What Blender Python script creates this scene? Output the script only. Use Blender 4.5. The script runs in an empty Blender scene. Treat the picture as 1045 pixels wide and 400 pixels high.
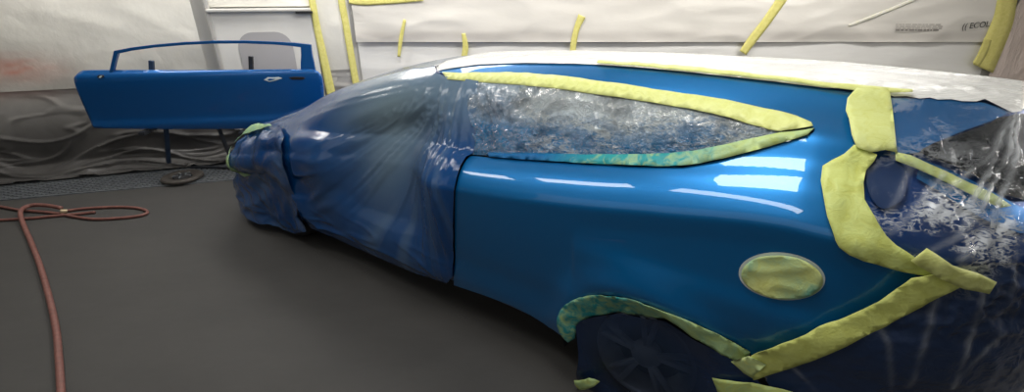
import bpy, bmesh, math, random
import numpy as np
from mathutils import Vector, Matrix, noise
from mathutils.bvhtree import BVHTree
from mathutils.geometry import delaunay_2d_cdt, intersect_point_tri_2d

random.seed(4)
SC = bpy.context.scene
COL = SC.collection

# ------------------------------------------------------------------ camera
H = 1.75
F = 470.0
PITCH = math.radians(24.0)
CP, SP = math.cos(PITCH), math.sin(PITCH)
cam_d = bpy.data.cameras.new('camera')
cam_d.sensor_width = 36.0
cam_d.lens = 36.0 * F / 1045.0
cam_d.clip_start = 0.05
cam = bpy.data.objects.new('camera', cam_d)
cam.location = (0, 0, H)
cam.rotation_euler = (math.radians(90) - PITCH, 0, 0)
COL.objects.link(cam)
SC.camera = cam
EYE = Vector((0, 0, H))


def ray(u, v):
    a = (u - 522.5) / F
    b = (200.0 - v) / F
    return Vector((a, CP + b * SP, -SP + b * CP))


def on_plane(u, v, p0, n):
    r = ray(u, v)
    k = (Vector(p0) - EYE).dot(Vector(n)) / r.dot(Vector(n))
    return EYE + r * k


def on_floor(u, v, z=0.0):
    return on_plane(u, v, (0, 0, z), (0, 0, 1))


def at_depth(u, v, k):
    return EYE + ray(u, v) * k


# ------------------------------------------------------------------ helpers
def tag(o, label=None, cat=None, group=None, kind=None):
    if label: o['label'] = label
    if cat: o['category'] = cat
    if group: o['group'] = group
    if kind: o['kind'] = kind
    return o


def link(o, parent=None):
    COL.objects.link(o)
    if parent is not None:
        o.parent = parent
    return o


def mesh_obj(name, verts, faces, mat, parent=None, smooth=True, recenter=True, attrs=None):
    """verts in world space (or in the parent's local space)"""
    me = bpy.data.meshes.new(name)
    verts = [Vector(v) for v in verts]
    loc = Vector((0, 0, 0))
    if parent is None and recenter and verts:
        lo = Vector([min(v[i] for v in verts) for i in range(3)])
        hi = Vector([max(v[i] for v in verts) for i in range(3)])
        loc = Vector(((lo.x + hi.x) / 2, (lo.y + hi.y) / 2, lo.z))
    me.from_pydata([tuple(v - loc) for v in verts], [], faces)
    me.update()
    if smooth:
        for p in me.polygons: p.use_smooth = True
    if mat: me.materials.append(mat)
    if attrs:
        for k, vals in attrs.items():
            at = me.attributes.new(k, 'FLOAT', 'POINT')
            at.data.foreach_set('value', [float(x) for x in vals])
    o = bpy.data.objects.new(name, me)
    o.location = loc
    link(o, parent)
    return o


def bm_obj(name, bm, mat, parent=None, smooth=False):
    bm.normal_update()
    vs = [v.co.copy() for v in bm.verts]
    bm.verts.index_update()
    fs = [[v.index for v in f.verts] for f in bm.faces]
    bm.free()
    return mesh_obj(name, vs, fs, mat, parent, smooth)


def empty(name, loc, rz=0.0):
    o = bpy.data.objects.new(name, None)
    o.location = loc
    o.rotation_euler = (0, 0, rz)
    o.empty_display_size = 0.1
    COL.objects.link(o)
    return o


def solidify(o, t, off=-1):
    m = o.modifiers.new('thickness', 'SOLIDIFY')
    m.thickness = t
    m.offset = off
    return o


def bevel(o, w, seg=2):
    m = o.modifiers.new('bevel', 'BEVEL')
    m.width = w
    m.segments = seg
    m.limit_method = 'ANGLE'
    return o


def add_box(bm, c, size, rot=None):
    m = Matrix.Translation(Vector(c))
    if rot is not None: m = m @ rot
    m = m @ Matrix.Diagonal((size[0], size[1], size[2], 1))
    bmesh.ops.create_cube(bm, size=1.0, matrix=m)


def add_bar(bm, a, b, w, h=None, seg=0):
    """bar between two points: round when seg, else rectangular"""
    a = Vector(a); b = Vector(b)
    h = h or w
    d = b - a
    L = d.length
    q = d.to_track_quat('Z', 'Y').to_matrix().to_4x4()
    m = Matrix.Translation((a + b) / 2) @ q
    if seg:
        bmesh.ops.create_cone(bm, cap_ends=True, segments=seg, radius1=w / 2, radius2=w / 2, depth=L, matrix=m)
    else:
        bmesh.ops.create_cube(bm, size=1.0, matrix=m @ Matrix.Diagonal((w, h, L, 1)))


def lathe(profile, seg=48, closed=True):
    """profile of (r, z) -> verts, faces around z"""
    vs, fs = [], []
    n = len(profile)
    for i in range(seg):
        a = 2 * math.pi * i / seg
        for r, z in profile:
            vs.append(Vector((r * math.cos(a), r * math.sin(a), z)))
    for i in range(seg):
        j = (i + 1) % seg
        for k in range(n - 1):
            fs.append([i * n + k, j * n + k, j * n + k + 1, i * n + k + 1])
    return vs, fs


def catmull(pts, n=8, closed=False):
    pts = [Vector(p) for p in pts]
    out = []
    m = len(pts)
    rng = range(m if closed else m - 1)
    for i in rng:
        if closed:
            p0, p1, p2, p3 = pts[(i - 1) % m], pts[i], pts[(i + 1) % m], pts[(i + 2) % m]
        else:
            p0, p1, p2, p3 = pts[max(i - 1, 0)], pts[i], pts[i + 1], pts[min(i + 2, m - 1)]
        for k in range(n):
            t = k / n
            out.append(0.5 * ((2 * p1) + (p2 - p0) * t + (2 * p0 - 5 * p1 + 4 * p2 - p3) * t * t
                              + (3 * p1 - p0 - 3 * p2 + p3) * t ** 3))
    if not closed: out.append(pts[-1])
    return out


def tube(path, r, seg=10):
    vs, fs = [], []
    n = len(path)
    up = Vector((0, 0, 1))
    for i, p in enumerate(path):
        t = (path[min(i + 1, n - 1)] - path[max(i - 1, 0)]).normalized()
        x = t.cross(up)
        if x.length < 1e-4: x = Vector((1, 0, 0))
        x.normalize()
        y = x.cross(t)
        for k in range(seg):
            a = 2 * math.pi * k / seg
            vs.append(p + x * (r * math.cos(a)) + y * (r * math.sin(a)))
    for i in range(n - 1):
        for k in range(seg):
            l = (k + 1) % seg
            fs.append([i * seg + k, i * seg + l, (i + 1) * seg + l, (i + 1) * seg + k])
    fs.append(list(range(seg))[::-1])
    fs.append([(n - 1) * seg + k for k in range(seg)])
    return vs, fs


def sstep(a, b, x):
    t = max(0.0, min(1.0, (x - a) / (b - a)))
    return t * t * (3 - 2 * t)


def nz(x, y, z=0.0):
    return noise.noise(Vector((x, y, z)))


# ------------------------------------------------------------------ materials
def s2l(c):
    c = c / 255.0
    return c / 12.92 if c <= 0.04045 else ((c + 0.055) / 1.055) ** 2.4


def rgb(r, g, b):
    return (s2l(r), s2l(g), s2l(b), 1.0)


class NT:
    def __init__(s, name):
        s.m = bpy.data.materials.new(name)
        s.m.use_nodes = True
        s.t = s.m.node_tree
        s.t.nodes.clear()
        s.out = s.n('ShaderNodeOutputMaterial')

    def n(s, typ, **kw):
        nd = s.t.nodes.new(typ)
        for k, v in kw.items():
            if hasattr(nd, k) and k not in nd.inputs:
                setattr(nd, k, v)
            else:
                s.set(nd, k, v)
        return nd

    def set(s, nd, k, v):
        sock = nd.inputs[k]
        if isinstance(v, bpy.types.NodeSocket):
            s.t.links.new(v, sock)
        else:
            sock.default_value = v

    def noise(s, scale, detail=4, rough=0.55, vec=None, dist=0.0):
        nd = s.n('ShaderNodeTexNoise')
        nd.inputs['Scale'].default_value = scale
        nd.inputs['Detail'].default_value = detail
        nd.inputs['Roughness'].default_value = rough
        nd.inputs['Distortion'].default_value = dist
        if vec is not None: s.t.links.new(vec, nd.inputs['Vector'])
        return nd.outputs['Fac']

    def coord(s, scale=(1, 1, 1), rot=(0, 0, 0)):
        tc = s.n('ShaderNodeTexCoord')
        mp = s.n('ShaderNodeMapping')
        mp.inputs['Scale'].default_value = scale
        mp.inputs['Rotation'].default_value = rot
        s.t.links.new(tc.outputs['Object'], mp.inputs['Vector'])
        return mp.outputs['Vector']

    def ramp(s, fac, stops):
        r = s.n('ShaderNodeValToRGB')
        s.t.links.new(fac, r.inputs['Fac'])
        el = r.color_ramp.elements
        while len(el) < len(stops): el.new(0.5)
        for e, (p, c) in zip(el, stops):
            e.position = p
            e.color = c
        return r.outputs['Color']

    def mix(s, fac, a, b):
        m = s.n('ShaderNodeMix', data_type='RGBA')
        for i, v in ((0, fac), (6, a), (7, b)):
            if isinstance(v, bpy.types.NodeSocket): s.t.links.new(v, m.inputs[i])
            else: m.inputs[i].default_value = v
        return m.outputs[2]

    def math(s, op, a, b=None, c=None, clamp=False):
        m = s.n('ShaderNodeMath', operation=op)
        m.use_clamp = clamp
        for i, v in enumerate((a, b, c)):
            if v is None: continue
            if isinstance(v, bpy.types.NodeSocket): s.t.links.new(v, m.inputs[i])
            else: m.inputs[i].default_value = v
        return m.outputs[0]

    def attr(s, name):
        a = s.n('ShaderNodeAttribute')
        a.attribute_name = name
        return a.outputs['Fac']

    def bump(s, height, strength=0.3, dist=0.02, normal=None):
        b = s.n('ShaderNodeBump')
        b.inputs['Strength'].default_value = strength
        b.inputs['Distance'].default_value = dist
        s.t.links.new(height, b.inputs['Height'])
        if normal is not None: s.t.links.new(normal, b.inputs['Normal'])
        return b.outputs['Normal']

    def pbr(s, **kw):
        p = s.n('ShaderNodeBsdfPrincipled')
        for k, v in kw.items():
            s.set(p, k.replace('_', ' '), v)
        return p

    def done(s, sock):
        s.t.links.new(sock, s.out.inputs['Surface'])
        return s.m


def simple(name, col, rough=0.5, metal=0.0, var=0.12, scale=8.0, bump=0.0, coat=0.0):
    t = NT(name)
    v = t.coord()
    f = t.noise(scale, 5, vec=v)
    dark = tuple(c * (1 - var) for c in col[:3]) + (1,)
    lite = tuple(min(1, c * (1 + var)) for c in col[:3]) + (1,)
    c = t.ramp(f, [(0.3, dark), (0.7, lite)])
    p = t.pbr(Base_Color=c, Roughness=rough, Metallic=metal)
    if coat:
        p.inputs['Coat Weight'].default_value = coat
        p.inputs['Coat Roughness'].default_value = 0.03
    if bump:
        t.set(p, 'Normal', t.bump(f, bump, 0.01))
    return t.done(p.outputs[0])


def m_paint(name, a, b, metal=0.5):
    """blue metallic basecoat under clear coat"""
    t = NT(name)
    v = t.coord()
    f = t.noise(900.0, 2, vec=v)
    c = t.mix(f, a, b)
    p = t.pbr(Base_Color=c, Roughness=0.36, Metallic=metal)
    p.inputs['Coat Weight'].default_value = 1.0
    p.inputs['Coat Roughness'].default_value = 0.02
    p.inputs['Coat IOR'].default_value = 1.5
    return t.done(p.outputs[0])


def m_film(name, clear, over, bump=0.4, bscale=18.0, rough=0.14, stretch=(1, 1, 1), rot=(0, 0, 0),
           a_lo=0.25, a_hi=0.8, spec=0.5, var=0.12, gloss=0.12, fres=0.8, bdist=0.02, fleck=0.0):
    """thin polythene: see-through where alpha is low, dusted with overspray where 'spray' is high"""
    t = NT(name)
    v = t.coord(stretch, rot)
    vo = t.n('ShaderNodeTexVoronoi')
    vo.feature = 'F1'
    n1 = t.noise(bscale, 6, 0.62, vec=v, dist=1.2)
    wv = t.n('ShaderNodeVectorMath', operation='ADD')
    vo.inputs['Scale'].default_value = bscale * 0.8
    t.t.links.new(v, vo.inputs['Vector'])
    n2 = t.noise(bscale * 3.1, 4, 0.6, vec=v, dist=0.6)
    ridge = t.math('ABSOLUTE', t.math('SUBTRACT', n1, 0.5))
    h = t.math('ADD', t.math('MULTIPLY', ridge, 2.2), t.math('MULTIPLY', vo.outputs['Distance'], 0.55))
    h = t.math('ADD', h, t.math('MULTIPLY', n2, 0.28))
    nrm = t.bump(h, bump, bdist)
    sp = t.attr('spray')
    al = t.attr('alpha')
    fl = None
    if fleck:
        # glints painted into the film's colour and opacity
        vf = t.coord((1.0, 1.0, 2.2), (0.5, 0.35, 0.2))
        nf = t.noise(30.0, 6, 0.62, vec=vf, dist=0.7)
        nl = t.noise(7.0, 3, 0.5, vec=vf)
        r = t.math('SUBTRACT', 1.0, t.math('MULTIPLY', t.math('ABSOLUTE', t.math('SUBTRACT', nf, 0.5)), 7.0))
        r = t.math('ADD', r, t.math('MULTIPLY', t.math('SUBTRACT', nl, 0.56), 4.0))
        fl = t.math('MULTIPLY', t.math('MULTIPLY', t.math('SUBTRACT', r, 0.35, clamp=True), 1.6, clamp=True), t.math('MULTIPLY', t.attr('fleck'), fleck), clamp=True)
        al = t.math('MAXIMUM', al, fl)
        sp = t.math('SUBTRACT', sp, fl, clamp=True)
    sp2 = t.math('ADD', sp, t.math('MULTIPLY', t.math('SUBTRACT', n1, 0.5), var), clamp=True)
    col = t.mix(sp2, clear, over)
    p = t.pbr(Base_Color=col, Roughness=rough, Normal=nrm)
    p.inputs['Specular IOR Level'].default_value = spec
    p.inputs['Coat Weight'].default_value = 0.3
    p.inputs['Coat Roughness'].default_value = 0.06
    t.set(p, 'Coat Normal', nrm)
    tr = t.n('ShaderNodeBsdfTransparent')
    tint = t.mix(sp2, (0.95, 0.97, 1, 1), over)
    t.t.links.new(tint, tr.inputs['Color'])
    gl = t.n('ShaderNodeBsdfGlossy')
    gl.inputs['Roughness'].default_value = rough
    t.t.links.new(nrm, gl.inputs['Normal'])
    fac = t.math('ADD', t.math('MULTIPLY', al, a_hi - a_lo), a_lo, clamp=True)
    m1 = t.n('ShaderNodeMixShader')
    t.t.links.new(fac, m1.inputs[0])
    t.t.links.new(tr.outputs[0], m1.inputs[1])
    t.t.links.new(p.outputs[0], m1.inputs[2])
    m2 = t.n('ShaderNodeMixShader')
    fr = t.n('ShaderNodeFresnel')
    fr.inputs['IOR'].default_value = 1.45
    t.t.links.new(nrm, fr.inputs['Normal'])
    t.t.links.new(t.math('ADD', t.math('MULTIPLY', fr.outputs[0], fres), gloss, clamp=True), m2.inputs[0])
    t.t.links.new(m1.outputs[0], m2.inputs[1])
    t.t.links.new(gl.outputs[0], m2.inputs[2])
    return t.done(m2.outputs[0])


def m_tape(name, base, green, dark=0.8):
    """crepe masking tape; 'spray' turns it blue-green where paint dusted it"""
    t = NT(name)
    v = t.coord()
    f = t.noise(26.0, 5, 0.6, vec=v, dist=0.8)
    f2 = t.noise(140.0, 2, vec=v)
    base2 = (base[0] * dark, base[1] * dark, base[2] * dark * 0.8, 1)
    c = t.ramp(f, [(0.32, base2), (0.62, base)])
    sp = t.attr('spray')
    k = t.math('ADD', sp, t.math('MULTIPLY', t.math('SUBTRACT', f, 0.5), t.math('MULTIPLY', sp, 3.4)), clamp=True)
    c = t.mix(k, c, green)
    c = t.mix(t.math('SUBTRACT', sp, 1.0, clamp=True), c, (0.004, 0.10, 0.30, 1))
    hh = t.math('ADD', f, t.math('MULTIPLY', f2, 0.25))
    p = t.pbr(Base_Color=c, Roughness=0.45, Normal=t.bump(hh, 0.45, 0.008))
    p.inputs['Specular IOR Level'].default_value = 0.35
    return t.done(p.outputs[0])


BLUE_A = (0.0, 0.14, 0.40, 1)
BLUE_B = (0.0, 0.18, 0.49, 1)
M = {}
M['paint'] = m_paint('blue_paint', BLUE_A, BLUE_B, 0.55)
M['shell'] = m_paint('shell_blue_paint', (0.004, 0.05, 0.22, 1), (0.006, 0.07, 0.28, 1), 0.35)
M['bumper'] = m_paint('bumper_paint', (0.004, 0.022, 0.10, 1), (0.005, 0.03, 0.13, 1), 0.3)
M['door_paint'] = m_paint('door_blue_paint', (0.002, 0.10, 0.36, 1), (0.004, 0.13, 0.43, 1), 0.45)
M['rubber'] = simple('tyre_rubber', (0.012, 0.012, 0.014), 0.75)
M['rim'] = simple('rim_alloy', (0.66, 0.74, 0.84), 0.4, 0.3)
M['black'] = simple('black_plastic', (0.012, 0.012, 0.014), 0.45)
M['glass'] = simple('dark_glass', (0.010, 0.011, 0.013), 0.06, 0.0, coat=0.6)
M['lamp'] = simple('lamp_lens', (0.02, 0.045, 0.12), 0.1, 0.0, coat=1.0)
M['inner'] = simple('cabin_dark', (0.02, 0.022, 0.026), 0.8)
M['fabric'] = simple('seat_fabric', (0.04, 0.042, 0.05), 0.9)
M['steel'] = simple('stand_steel', (0.045, 0.05, 0.06), 0.5, 0.5)
M['steelblue'] = simple('stand_steel_oversprayed', (0.03, 0.06, 0.12), 0.55, 0.3)
M['gap'] = simple('panel_gap', (0.55, 0.62, 0.6), 0.35)


def room_mat(name, a, b, rough, scale, stretch=(1, 1, 1), bump=0.05):
    t = NT(name)
    v = t.coord(stretch)
    f = t.noise(scale, 7, 0.62, vec=v)
    f2 = t.noise(scale * 9, 4, vec=v)
    c = t.mix(t.math('ADD', t.math('MULTIPLY', f, 0.8), t.math('MULTIPLY', f2, 0.2)), a, b)
    c = c
    p = t.pbr(Base_Color=c, Roughness=rough, Normal=t.bump(f2, bump, 0.004))
    return t.done(p.outputs[0])


M['floor'] = room_mat('concrete_floor', (0.036, 0.035, 0.034, 1), (0.070, 0.067, 0.063, 1), 0.7, 1.6, (1, 2.2, 1))
M['wall'] = room_mat('booth_panel', (0.52, 0.51, 0.48, 1), (0.66, 0.65, 0.62, 1), 0.6, 1.2)
M['wall_dark'] = room_mat('booth_panel_grey', (0.20, 0.20, 0.19, 1), (0.28, 0.28, 0.27, 1), 0.6, 1.2)
M['ceil'] = room_mat('booth_ceiling', (0.62, 0.61, 0.58, 1), (0.72, 0.71, 0.68, 1), 0.7, 1.2)


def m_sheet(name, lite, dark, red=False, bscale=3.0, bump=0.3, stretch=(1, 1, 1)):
    """crinkled opaque-white plastic wall sheeting; 'spray' = mix towards the darker tone, 'red' = reddish patch"""
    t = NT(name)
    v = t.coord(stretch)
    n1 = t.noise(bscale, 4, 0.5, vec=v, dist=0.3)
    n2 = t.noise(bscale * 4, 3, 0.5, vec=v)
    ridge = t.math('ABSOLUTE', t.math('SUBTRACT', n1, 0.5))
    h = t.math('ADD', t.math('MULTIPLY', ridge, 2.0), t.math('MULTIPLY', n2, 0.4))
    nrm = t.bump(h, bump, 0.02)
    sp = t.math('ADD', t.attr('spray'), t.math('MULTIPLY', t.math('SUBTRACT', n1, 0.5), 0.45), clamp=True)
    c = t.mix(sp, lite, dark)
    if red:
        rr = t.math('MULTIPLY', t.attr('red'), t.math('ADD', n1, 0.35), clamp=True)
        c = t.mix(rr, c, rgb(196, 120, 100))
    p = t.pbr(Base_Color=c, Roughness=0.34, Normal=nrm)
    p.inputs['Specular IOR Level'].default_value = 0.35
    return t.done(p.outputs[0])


M['sheet'] = m_sheet('white_wall_sheet', (0.86, 0.84, 0.77, 1), (0.20, 0.19, 0.18, 1), True)
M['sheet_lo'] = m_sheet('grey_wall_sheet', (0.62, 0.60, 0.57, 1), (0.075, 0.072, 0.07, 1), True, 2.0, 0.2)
M['sheet_back'] = m_sheet('far_wall_sheet', (0.80, 0.77, 0.71, 1), (0.40, 0.37, 0.34, 1), False, 3.0, 0.2, (0.5, 1, 1.4))
M['sheet_back_lo'] = m_sheet('far_wall_grey_sheet', (0.84, 0.83, 0.80, 1), (0.45, 0.44, 0.42, 1), False, 4.0, 0.12, (0.4, 1, 2))
M['sheet_pink'] = m_sheet('pinkish_wall_sheet', (0.82, 0.70, 0.64, 1), (0.42, 0.34, 0.31, 1), False, 9.0, 0.8, (2.2, 1, 0.5))
M['tape'] = m_tape('yellow_tape', (0.78, 0.82, 0.24, 1), (0.10, 0.42, 0.33, 1))
M['tape_pale'] = m_tape('pale_yellow_tape', (0.76, 0.80, 0.31, 1), (0.14, 0.46, 0.36, 1), 0.88)
M['tape_teal'] = m_tape('oversprayed_tape', (0.62, 0.74, 0.28, 1), (0.02, 0.30, 0.32, 1))
M['tape_wall'] = m_tape('wall_tape', (0.80, 0.74, 0.26, 1), (0.2, 0.4, 0.3, 1), 0.88)
M['tape_white'] = m_tape('white_tape', (0.9, 0.88, 0.8, 1), (0.5, 0.5, 0.5, 1), 0.95)
M['hose'] = simple('hose_rubber', (0.20, 0.085, 0.07), 0.55, 0, 0.2, 30)
M['brass'] = simple('brass', (0.30, 0.24, 0.16), 0.4, 0.8)
M['grate'] = simple('grate_steel', (0.25, 0.27, 0.29), 0.5, 0.6, 0.25, 20)
M['pit'] = simple('pit_dark', (0.012, 0.013, 0.016), 0.9)
M['iron'] = simple('cast_iron', (0.07, 0.062, 0.055), 0.6, 0.3, 0.3, 30, 0.2)
M['ink'] = simple('black_ink', (0.03, 0.03, 0.03), 0.7)
M['f_front'] = m_film('door_film', (0.30, 0.42, 0.49, 1), (0.0, 0.052, 0.20, 1), 0.06, 9.0, 0.13, (1.0, 1.0, 0.5), a_lo=0.5, a_hi=0.97, gloss=0.0, fres=0.2, var=0.05)
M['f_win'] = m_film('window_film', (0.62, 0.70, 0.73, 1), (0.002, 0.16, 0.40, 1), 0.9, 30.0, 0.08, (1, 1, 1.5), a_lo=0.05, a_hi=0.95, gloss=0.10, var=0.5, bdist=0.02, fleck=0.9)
M['f_roof'] = m_film('roof_film', (0.95, 0.95, 0.92, 1), (0.7, 0.7, 0.68, 1), 0.3, 9.0, 0.25, (0.35, 1.8, 1), rot=(0, 0, -0.63), a_lo=0.85, a_hi=0.99, gloss=0.0, fres=0.4)
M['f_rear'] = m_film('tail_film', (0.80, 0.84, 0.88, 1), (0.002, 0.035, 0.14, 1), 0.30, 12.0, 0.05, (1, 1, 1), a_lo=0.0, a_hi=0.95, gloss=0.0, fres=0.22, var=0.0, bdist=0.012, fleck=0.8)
M['f_wheel'] = m_film('wheel_film', (0.10, 0.16, 0.24, 1), (0.004, 0.022, 0.085, 1), 0.12, 7.0, 0.25, (1, 1, 1), a_lo=0.02, a_hi=0.95, gloss=0.0, fres=0.3)
M['f_fwheel'] = m_film('front_wheel_film', (0.12, 0.2, 0.3, 1), (0.0, 0.05, 0.20, 1), 0.25, 10.0, 0.12, (1, 1, 1), a_lo=0.3, a_hi=0.95, gloss=0.0, fres=0.4)

# ------------------------------------------------------------------ car body surface
CD = Vector((0.81, -0.586, 0)).normalized()        # car axis, front to rear
CN = Vector((CD.y, -CD.x, 0))                      # outward, the side we see
CO = Vector((-1.75, 3.1, 0))                       # under the front hub, on the side plane
CAR_RZ = math.atan2(CD.y, CD.x)
YIN = -CN


def pchip(xs, ys, x):
    xs = np.asarray(xs, float); ys = np.asarray(ys, float)
    h = np.diff(xs); dl = np.diff(ys) / h
    m = np.zeros_like(ys)
    for i in range(1, len(xs) - 1):
        if dl[i - 1] * dl[i] > 0:
            w1 = 2 * h[i] + h[i - 1]; w2 = h[i] + 2 * h[i - 1]
            m[i] = (w1 + w2) / (w1 / dl[i - 1] + w2 / dl[i])
    m[0] = dl[0]; m[-1] = dl[-1]
    x = np.clip(np.asarray(x, float), xs[0], xs[-1])
    k = np.clip(np.searchsorted(xs, x) - 1, 0, len(h) - 1)
    t = (x - xs[k]) / h[k]
    t2, t3 = t * t, t ** 3
    return ((2 * t3 - 3 * t2 + 1) * ys[k] + (t3 - 2 * t2 + t) * h[k] * m[k]
            + (-2 * t3 + 3 * t2) * ys[k + 1] + (t3 - t2) * h[k] * m[k + 1])


Z0 = 0.20
VS = 0.70
S_F0, S_R0 = -0.25, 3.20
N_F, N_R = 2.3, 2.2
L_F, L_R = 1.1, 1.25
T_MID = -0.80
ZR = ([-0.95, -0.6, -0.4, 0.0, 0.2, 0.43, 0.72, 1.04, 1.31, 1.46, 1.75, 2.02, 2.34, 2.6, 2.9, 3.3, 3.6, 4.1],
      [0.58, 0.70, 0.77, 0.90, 0.97, 1.08, 1.185, 1.28, 1.35, 1.385, 1.418, 1.440, 1.457, 1.465, 1.466, 1.459, 1.447, 1.39])
TR = ([-0.95, 0.0, 0.4, 1.0, 1.6, 3.6, 4.1], [-0.13, -0.17, -0.26, -0.33, -0.37, -0.39, -0.39])
ZB = ([-0.95, 0.0, 1.0, 1.98, 2.47, 2.81, 3.2, 4.1], [0.62, 0.84, 0.97, 1.06, 1.13, 1.195, 1.26, 1.29])
CROWN = ([-0.95, 0.3, 0.7, 1.4, 2.5, 3.2, 4.1], [0.07, 0.07, 0.055, 0.020, 0.006, 0.022, 0.032])
SRR = ([0.1, 0.3, 0.5, 0.8, 0.95, 1.1, 1.25, 1.38, 1.47, 1.55], [3.85, 3.95, 4.0, 4.02, 4.0, 3.97, 3.9, 3.82, 3.78, 3.76])
SFF = ([0.0, 0.1, 0.3, 0.5, 0.7, 0.85, 1.0], [-0.86, -0.88, -0.90, -0.87, -0.76, -0.6, -0.45])

NV = 841
SG = np.linspace(S_F0, S_R0, 346)
VG = np.linspace(-0.12, 1.0, NV)
TT = np.zeros((len(SG), NV)); ZZ = np.zeros((len(SG), NV))
for i, s in enumerate(SG):
    zr = float(pchip(*ZR, s)); tr = float(pchip(*TR, s)); zb = min(float(pchip(*ZB, s)), zr - 0.07)
    cr = float(pchip(*CROWN, s))
    k = sstep(0.3, 1.0, s)
    led = 0.020 * sstep(2.15, 2.75, s)
    zc = [0.0, 0.12, 0.22, 0.32, 0.45, 0.60, 0.71, 0.79, 0.86, zb - 0.25, zb - 0.175, zb - 0.155, zb - 0.12, zb - 0.08, zb - 0.04, zb, zb + (zr - zb) * 0.45, zr - 0.075 * k - 0.02 * (1 - k), zr]
    tb = -0.085 - 0.038 * k
    tg = tr + 0.105 * k + 0.02 * (1 - k)
    tc = [-0.14, -0.11, -0.085, -0.06, -0.045, -0.020, -0.004 + led * 0.8, 0.002 + led, 0.006 + led * 0.35, 0.011, 0.017, 0.018,
          0.001 * k, -0.027 * k - 0.01 * (1 - k), -0.066 * k - 0.035 * (1 - k), tb, tb + (tg - tb) * 0.48, tg, tr]
    if zb - 0.25 < 0.88:
        zc = [0.0, 0.12, 0.22, 0.32, 0.45, 0.56, zb - 0.175, zb - 0.155, zb - 0.12, zb - 0.08, zb - 0.04, zb, zb + (zr - zb) * 0.45, zr - 0.075 * k - 0.02 * (1 - k), zr]
        tc = [-0.14, -0.11, -0.085, -0.06, -0.045, -0.024] + tc[10:]
    zz = Z0 + (zr - Z0) * VG / VS
    side = VG <= VS
    tt = pchip(zc, tc, zz)
    q = np.clip((VG - VS) / (1 - VS), 0, 1)
    zz = np.where(side, zz, zr + cr * (1 - (1 - q) ** 2.0))
    tt = np.where(side, tt, tr + (T_MID - tr) * q)
    TT[i] = tt; ZZ[i] = zz


def body_np(u, v):
    """u along the body (wrapping round nose and tail), v up (0 sill, .7 roof edge, 1 roof centre, 2 far sill)"""
    u = np.asarray(u, float); v = np.asarray(v, float)
    far = v > 1.0
    vv = np.where(far, 2.0 - v, v)
    su = np.clip(u, S_F0, S_R0)
    fi = (su - S_F0) / (S_R0 - S_F0) * (len(SG) - 1)
    i0 = np.clip(fi.astype(int), 0, len(SG) - 2); a = fi - i0
    fj = np.clip((vv - VG[0]) / (VG[-1] - VG[0]) * (NV - 1), 0, NV - 1)
    j0 = np.clip(fj.astype(int), 0, NV - 2); b = fj - j0

    def g(A):
        return ((A[i0, j0] * (1 - b) + A[i0, j0 + 1] * b) * (1 - a) + (A[i0 + 1, j0] * (1 - b) + A[i0 + 1, j0 + 1] * b) * a)
    t0 = g(TT); z = g(ZZ)
    # arch lips swell a little
    r = np.sqrt((su - 2.80) ** 2 + (z - 0.33) ** 2)
    t0 = t0 + 0.040 * np.exp(-((r - 0.36) / 0.085) ** 2) * (z < 0.9)
    r = np.sqrt((su - 0.0) ** 2 + (z - 0.33) ** 2)
    t0 = t0 + 0.035 * np.exp(-((r - 0.36) / 0.09) ** 2) * (z < 0.8)
    s = su.copy()
    t = t0.copy()
    wr = np.clip((u - S_R0) / L_R, 0, 2)
    ph = np.clip(wr * math.pi / 2, 0, math.pi)
    sr = pchip(*SRR, z)
    c = np.cos(ph)
    rs = S_R0 + (sr - S_R0) * np.clip(np.sin(ph), 0, 1) ** (2 / N_R)
    rt = T_MID + (t0 - T_MID) * np.sign(c) * np.abs(c) ** (2 / N_R)
    m = u > S_R0
    s = np.where(m, rs, s); t = np.where(m, rt, t)
    wf = np.clip((S_F0 - u) / L_F, 0, 2)
    ph = np.clip(wf * math.pi / 2, 0, math.pi)
    sf = pchip(*SFF, z)
    c = np.cos(ph)
    fs = S_F0 + (sf - S_F0) * np.clip(np.sin(ph), 0, 1) ** (2 / N_F)
    ft = T_MID + (t0 - T_MID) * np.sign(c) * np.abs(c) ** (2 / N_F)
    m = u < S_F0
    s = np.where(m, fs, s); t = np.where(m, ft, t)
    zk = (pchip(*ZR, np.clip(s, -0.95, 4.1)) - Z0) / (pchip(*ZR, su) - Z0)
    z = np.where((u > S_R0) | (u < S_F0), Z0 + (z - Z0) * zk, z)
    t = np.where(far, 2 * T_MID - t, t)
    kk = np.clip((z - 1.2) / 0.2, 0, 1)
    z = np.where(far, z - 0.035 * kk * kk * (3 - 2 * kk) * np.clip((v - 1) / 0.25, 0, 1), z)
    return s, t, z


def body_pts(uv, off=0.0, world=True):
    """list of (u,v) -> points (world) pushed out along the surface normal"""
    uv = np.asarray(uv, float)
    e = 2e-3

    def P(u, v):
        s, t, z = body_np(u, v)
        return np.stack([s, -t, z], -1)      # car-local: x rear, y inward, z up
    p = P(uv[:, 0], uv[:, 1])
    du = P(uv[:, 0] + e, uv[:, 1]) - P(uv[:, 0] - e, uv[:, 1])
    dv = P(uv[:, 0], uv[:, 1] + e) - P(uv[:, 0], uv[:, 1] - e)
    n = np.cross(du, dv)
    ln = np.linalg.norm(n, axis=1, keepdims=True)
    n = n / np.maximum(ln, 1e-9)
    off = np.asarray(off, float)
    p = p + n * (off[:, None] if off.ndim else off)
    if not world:
        return [Vector(x) for x in p]
    return [CO + CD * x[0] + YIN * x[1] + Vector((0, 0, x[2])) for x in p]


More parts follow.
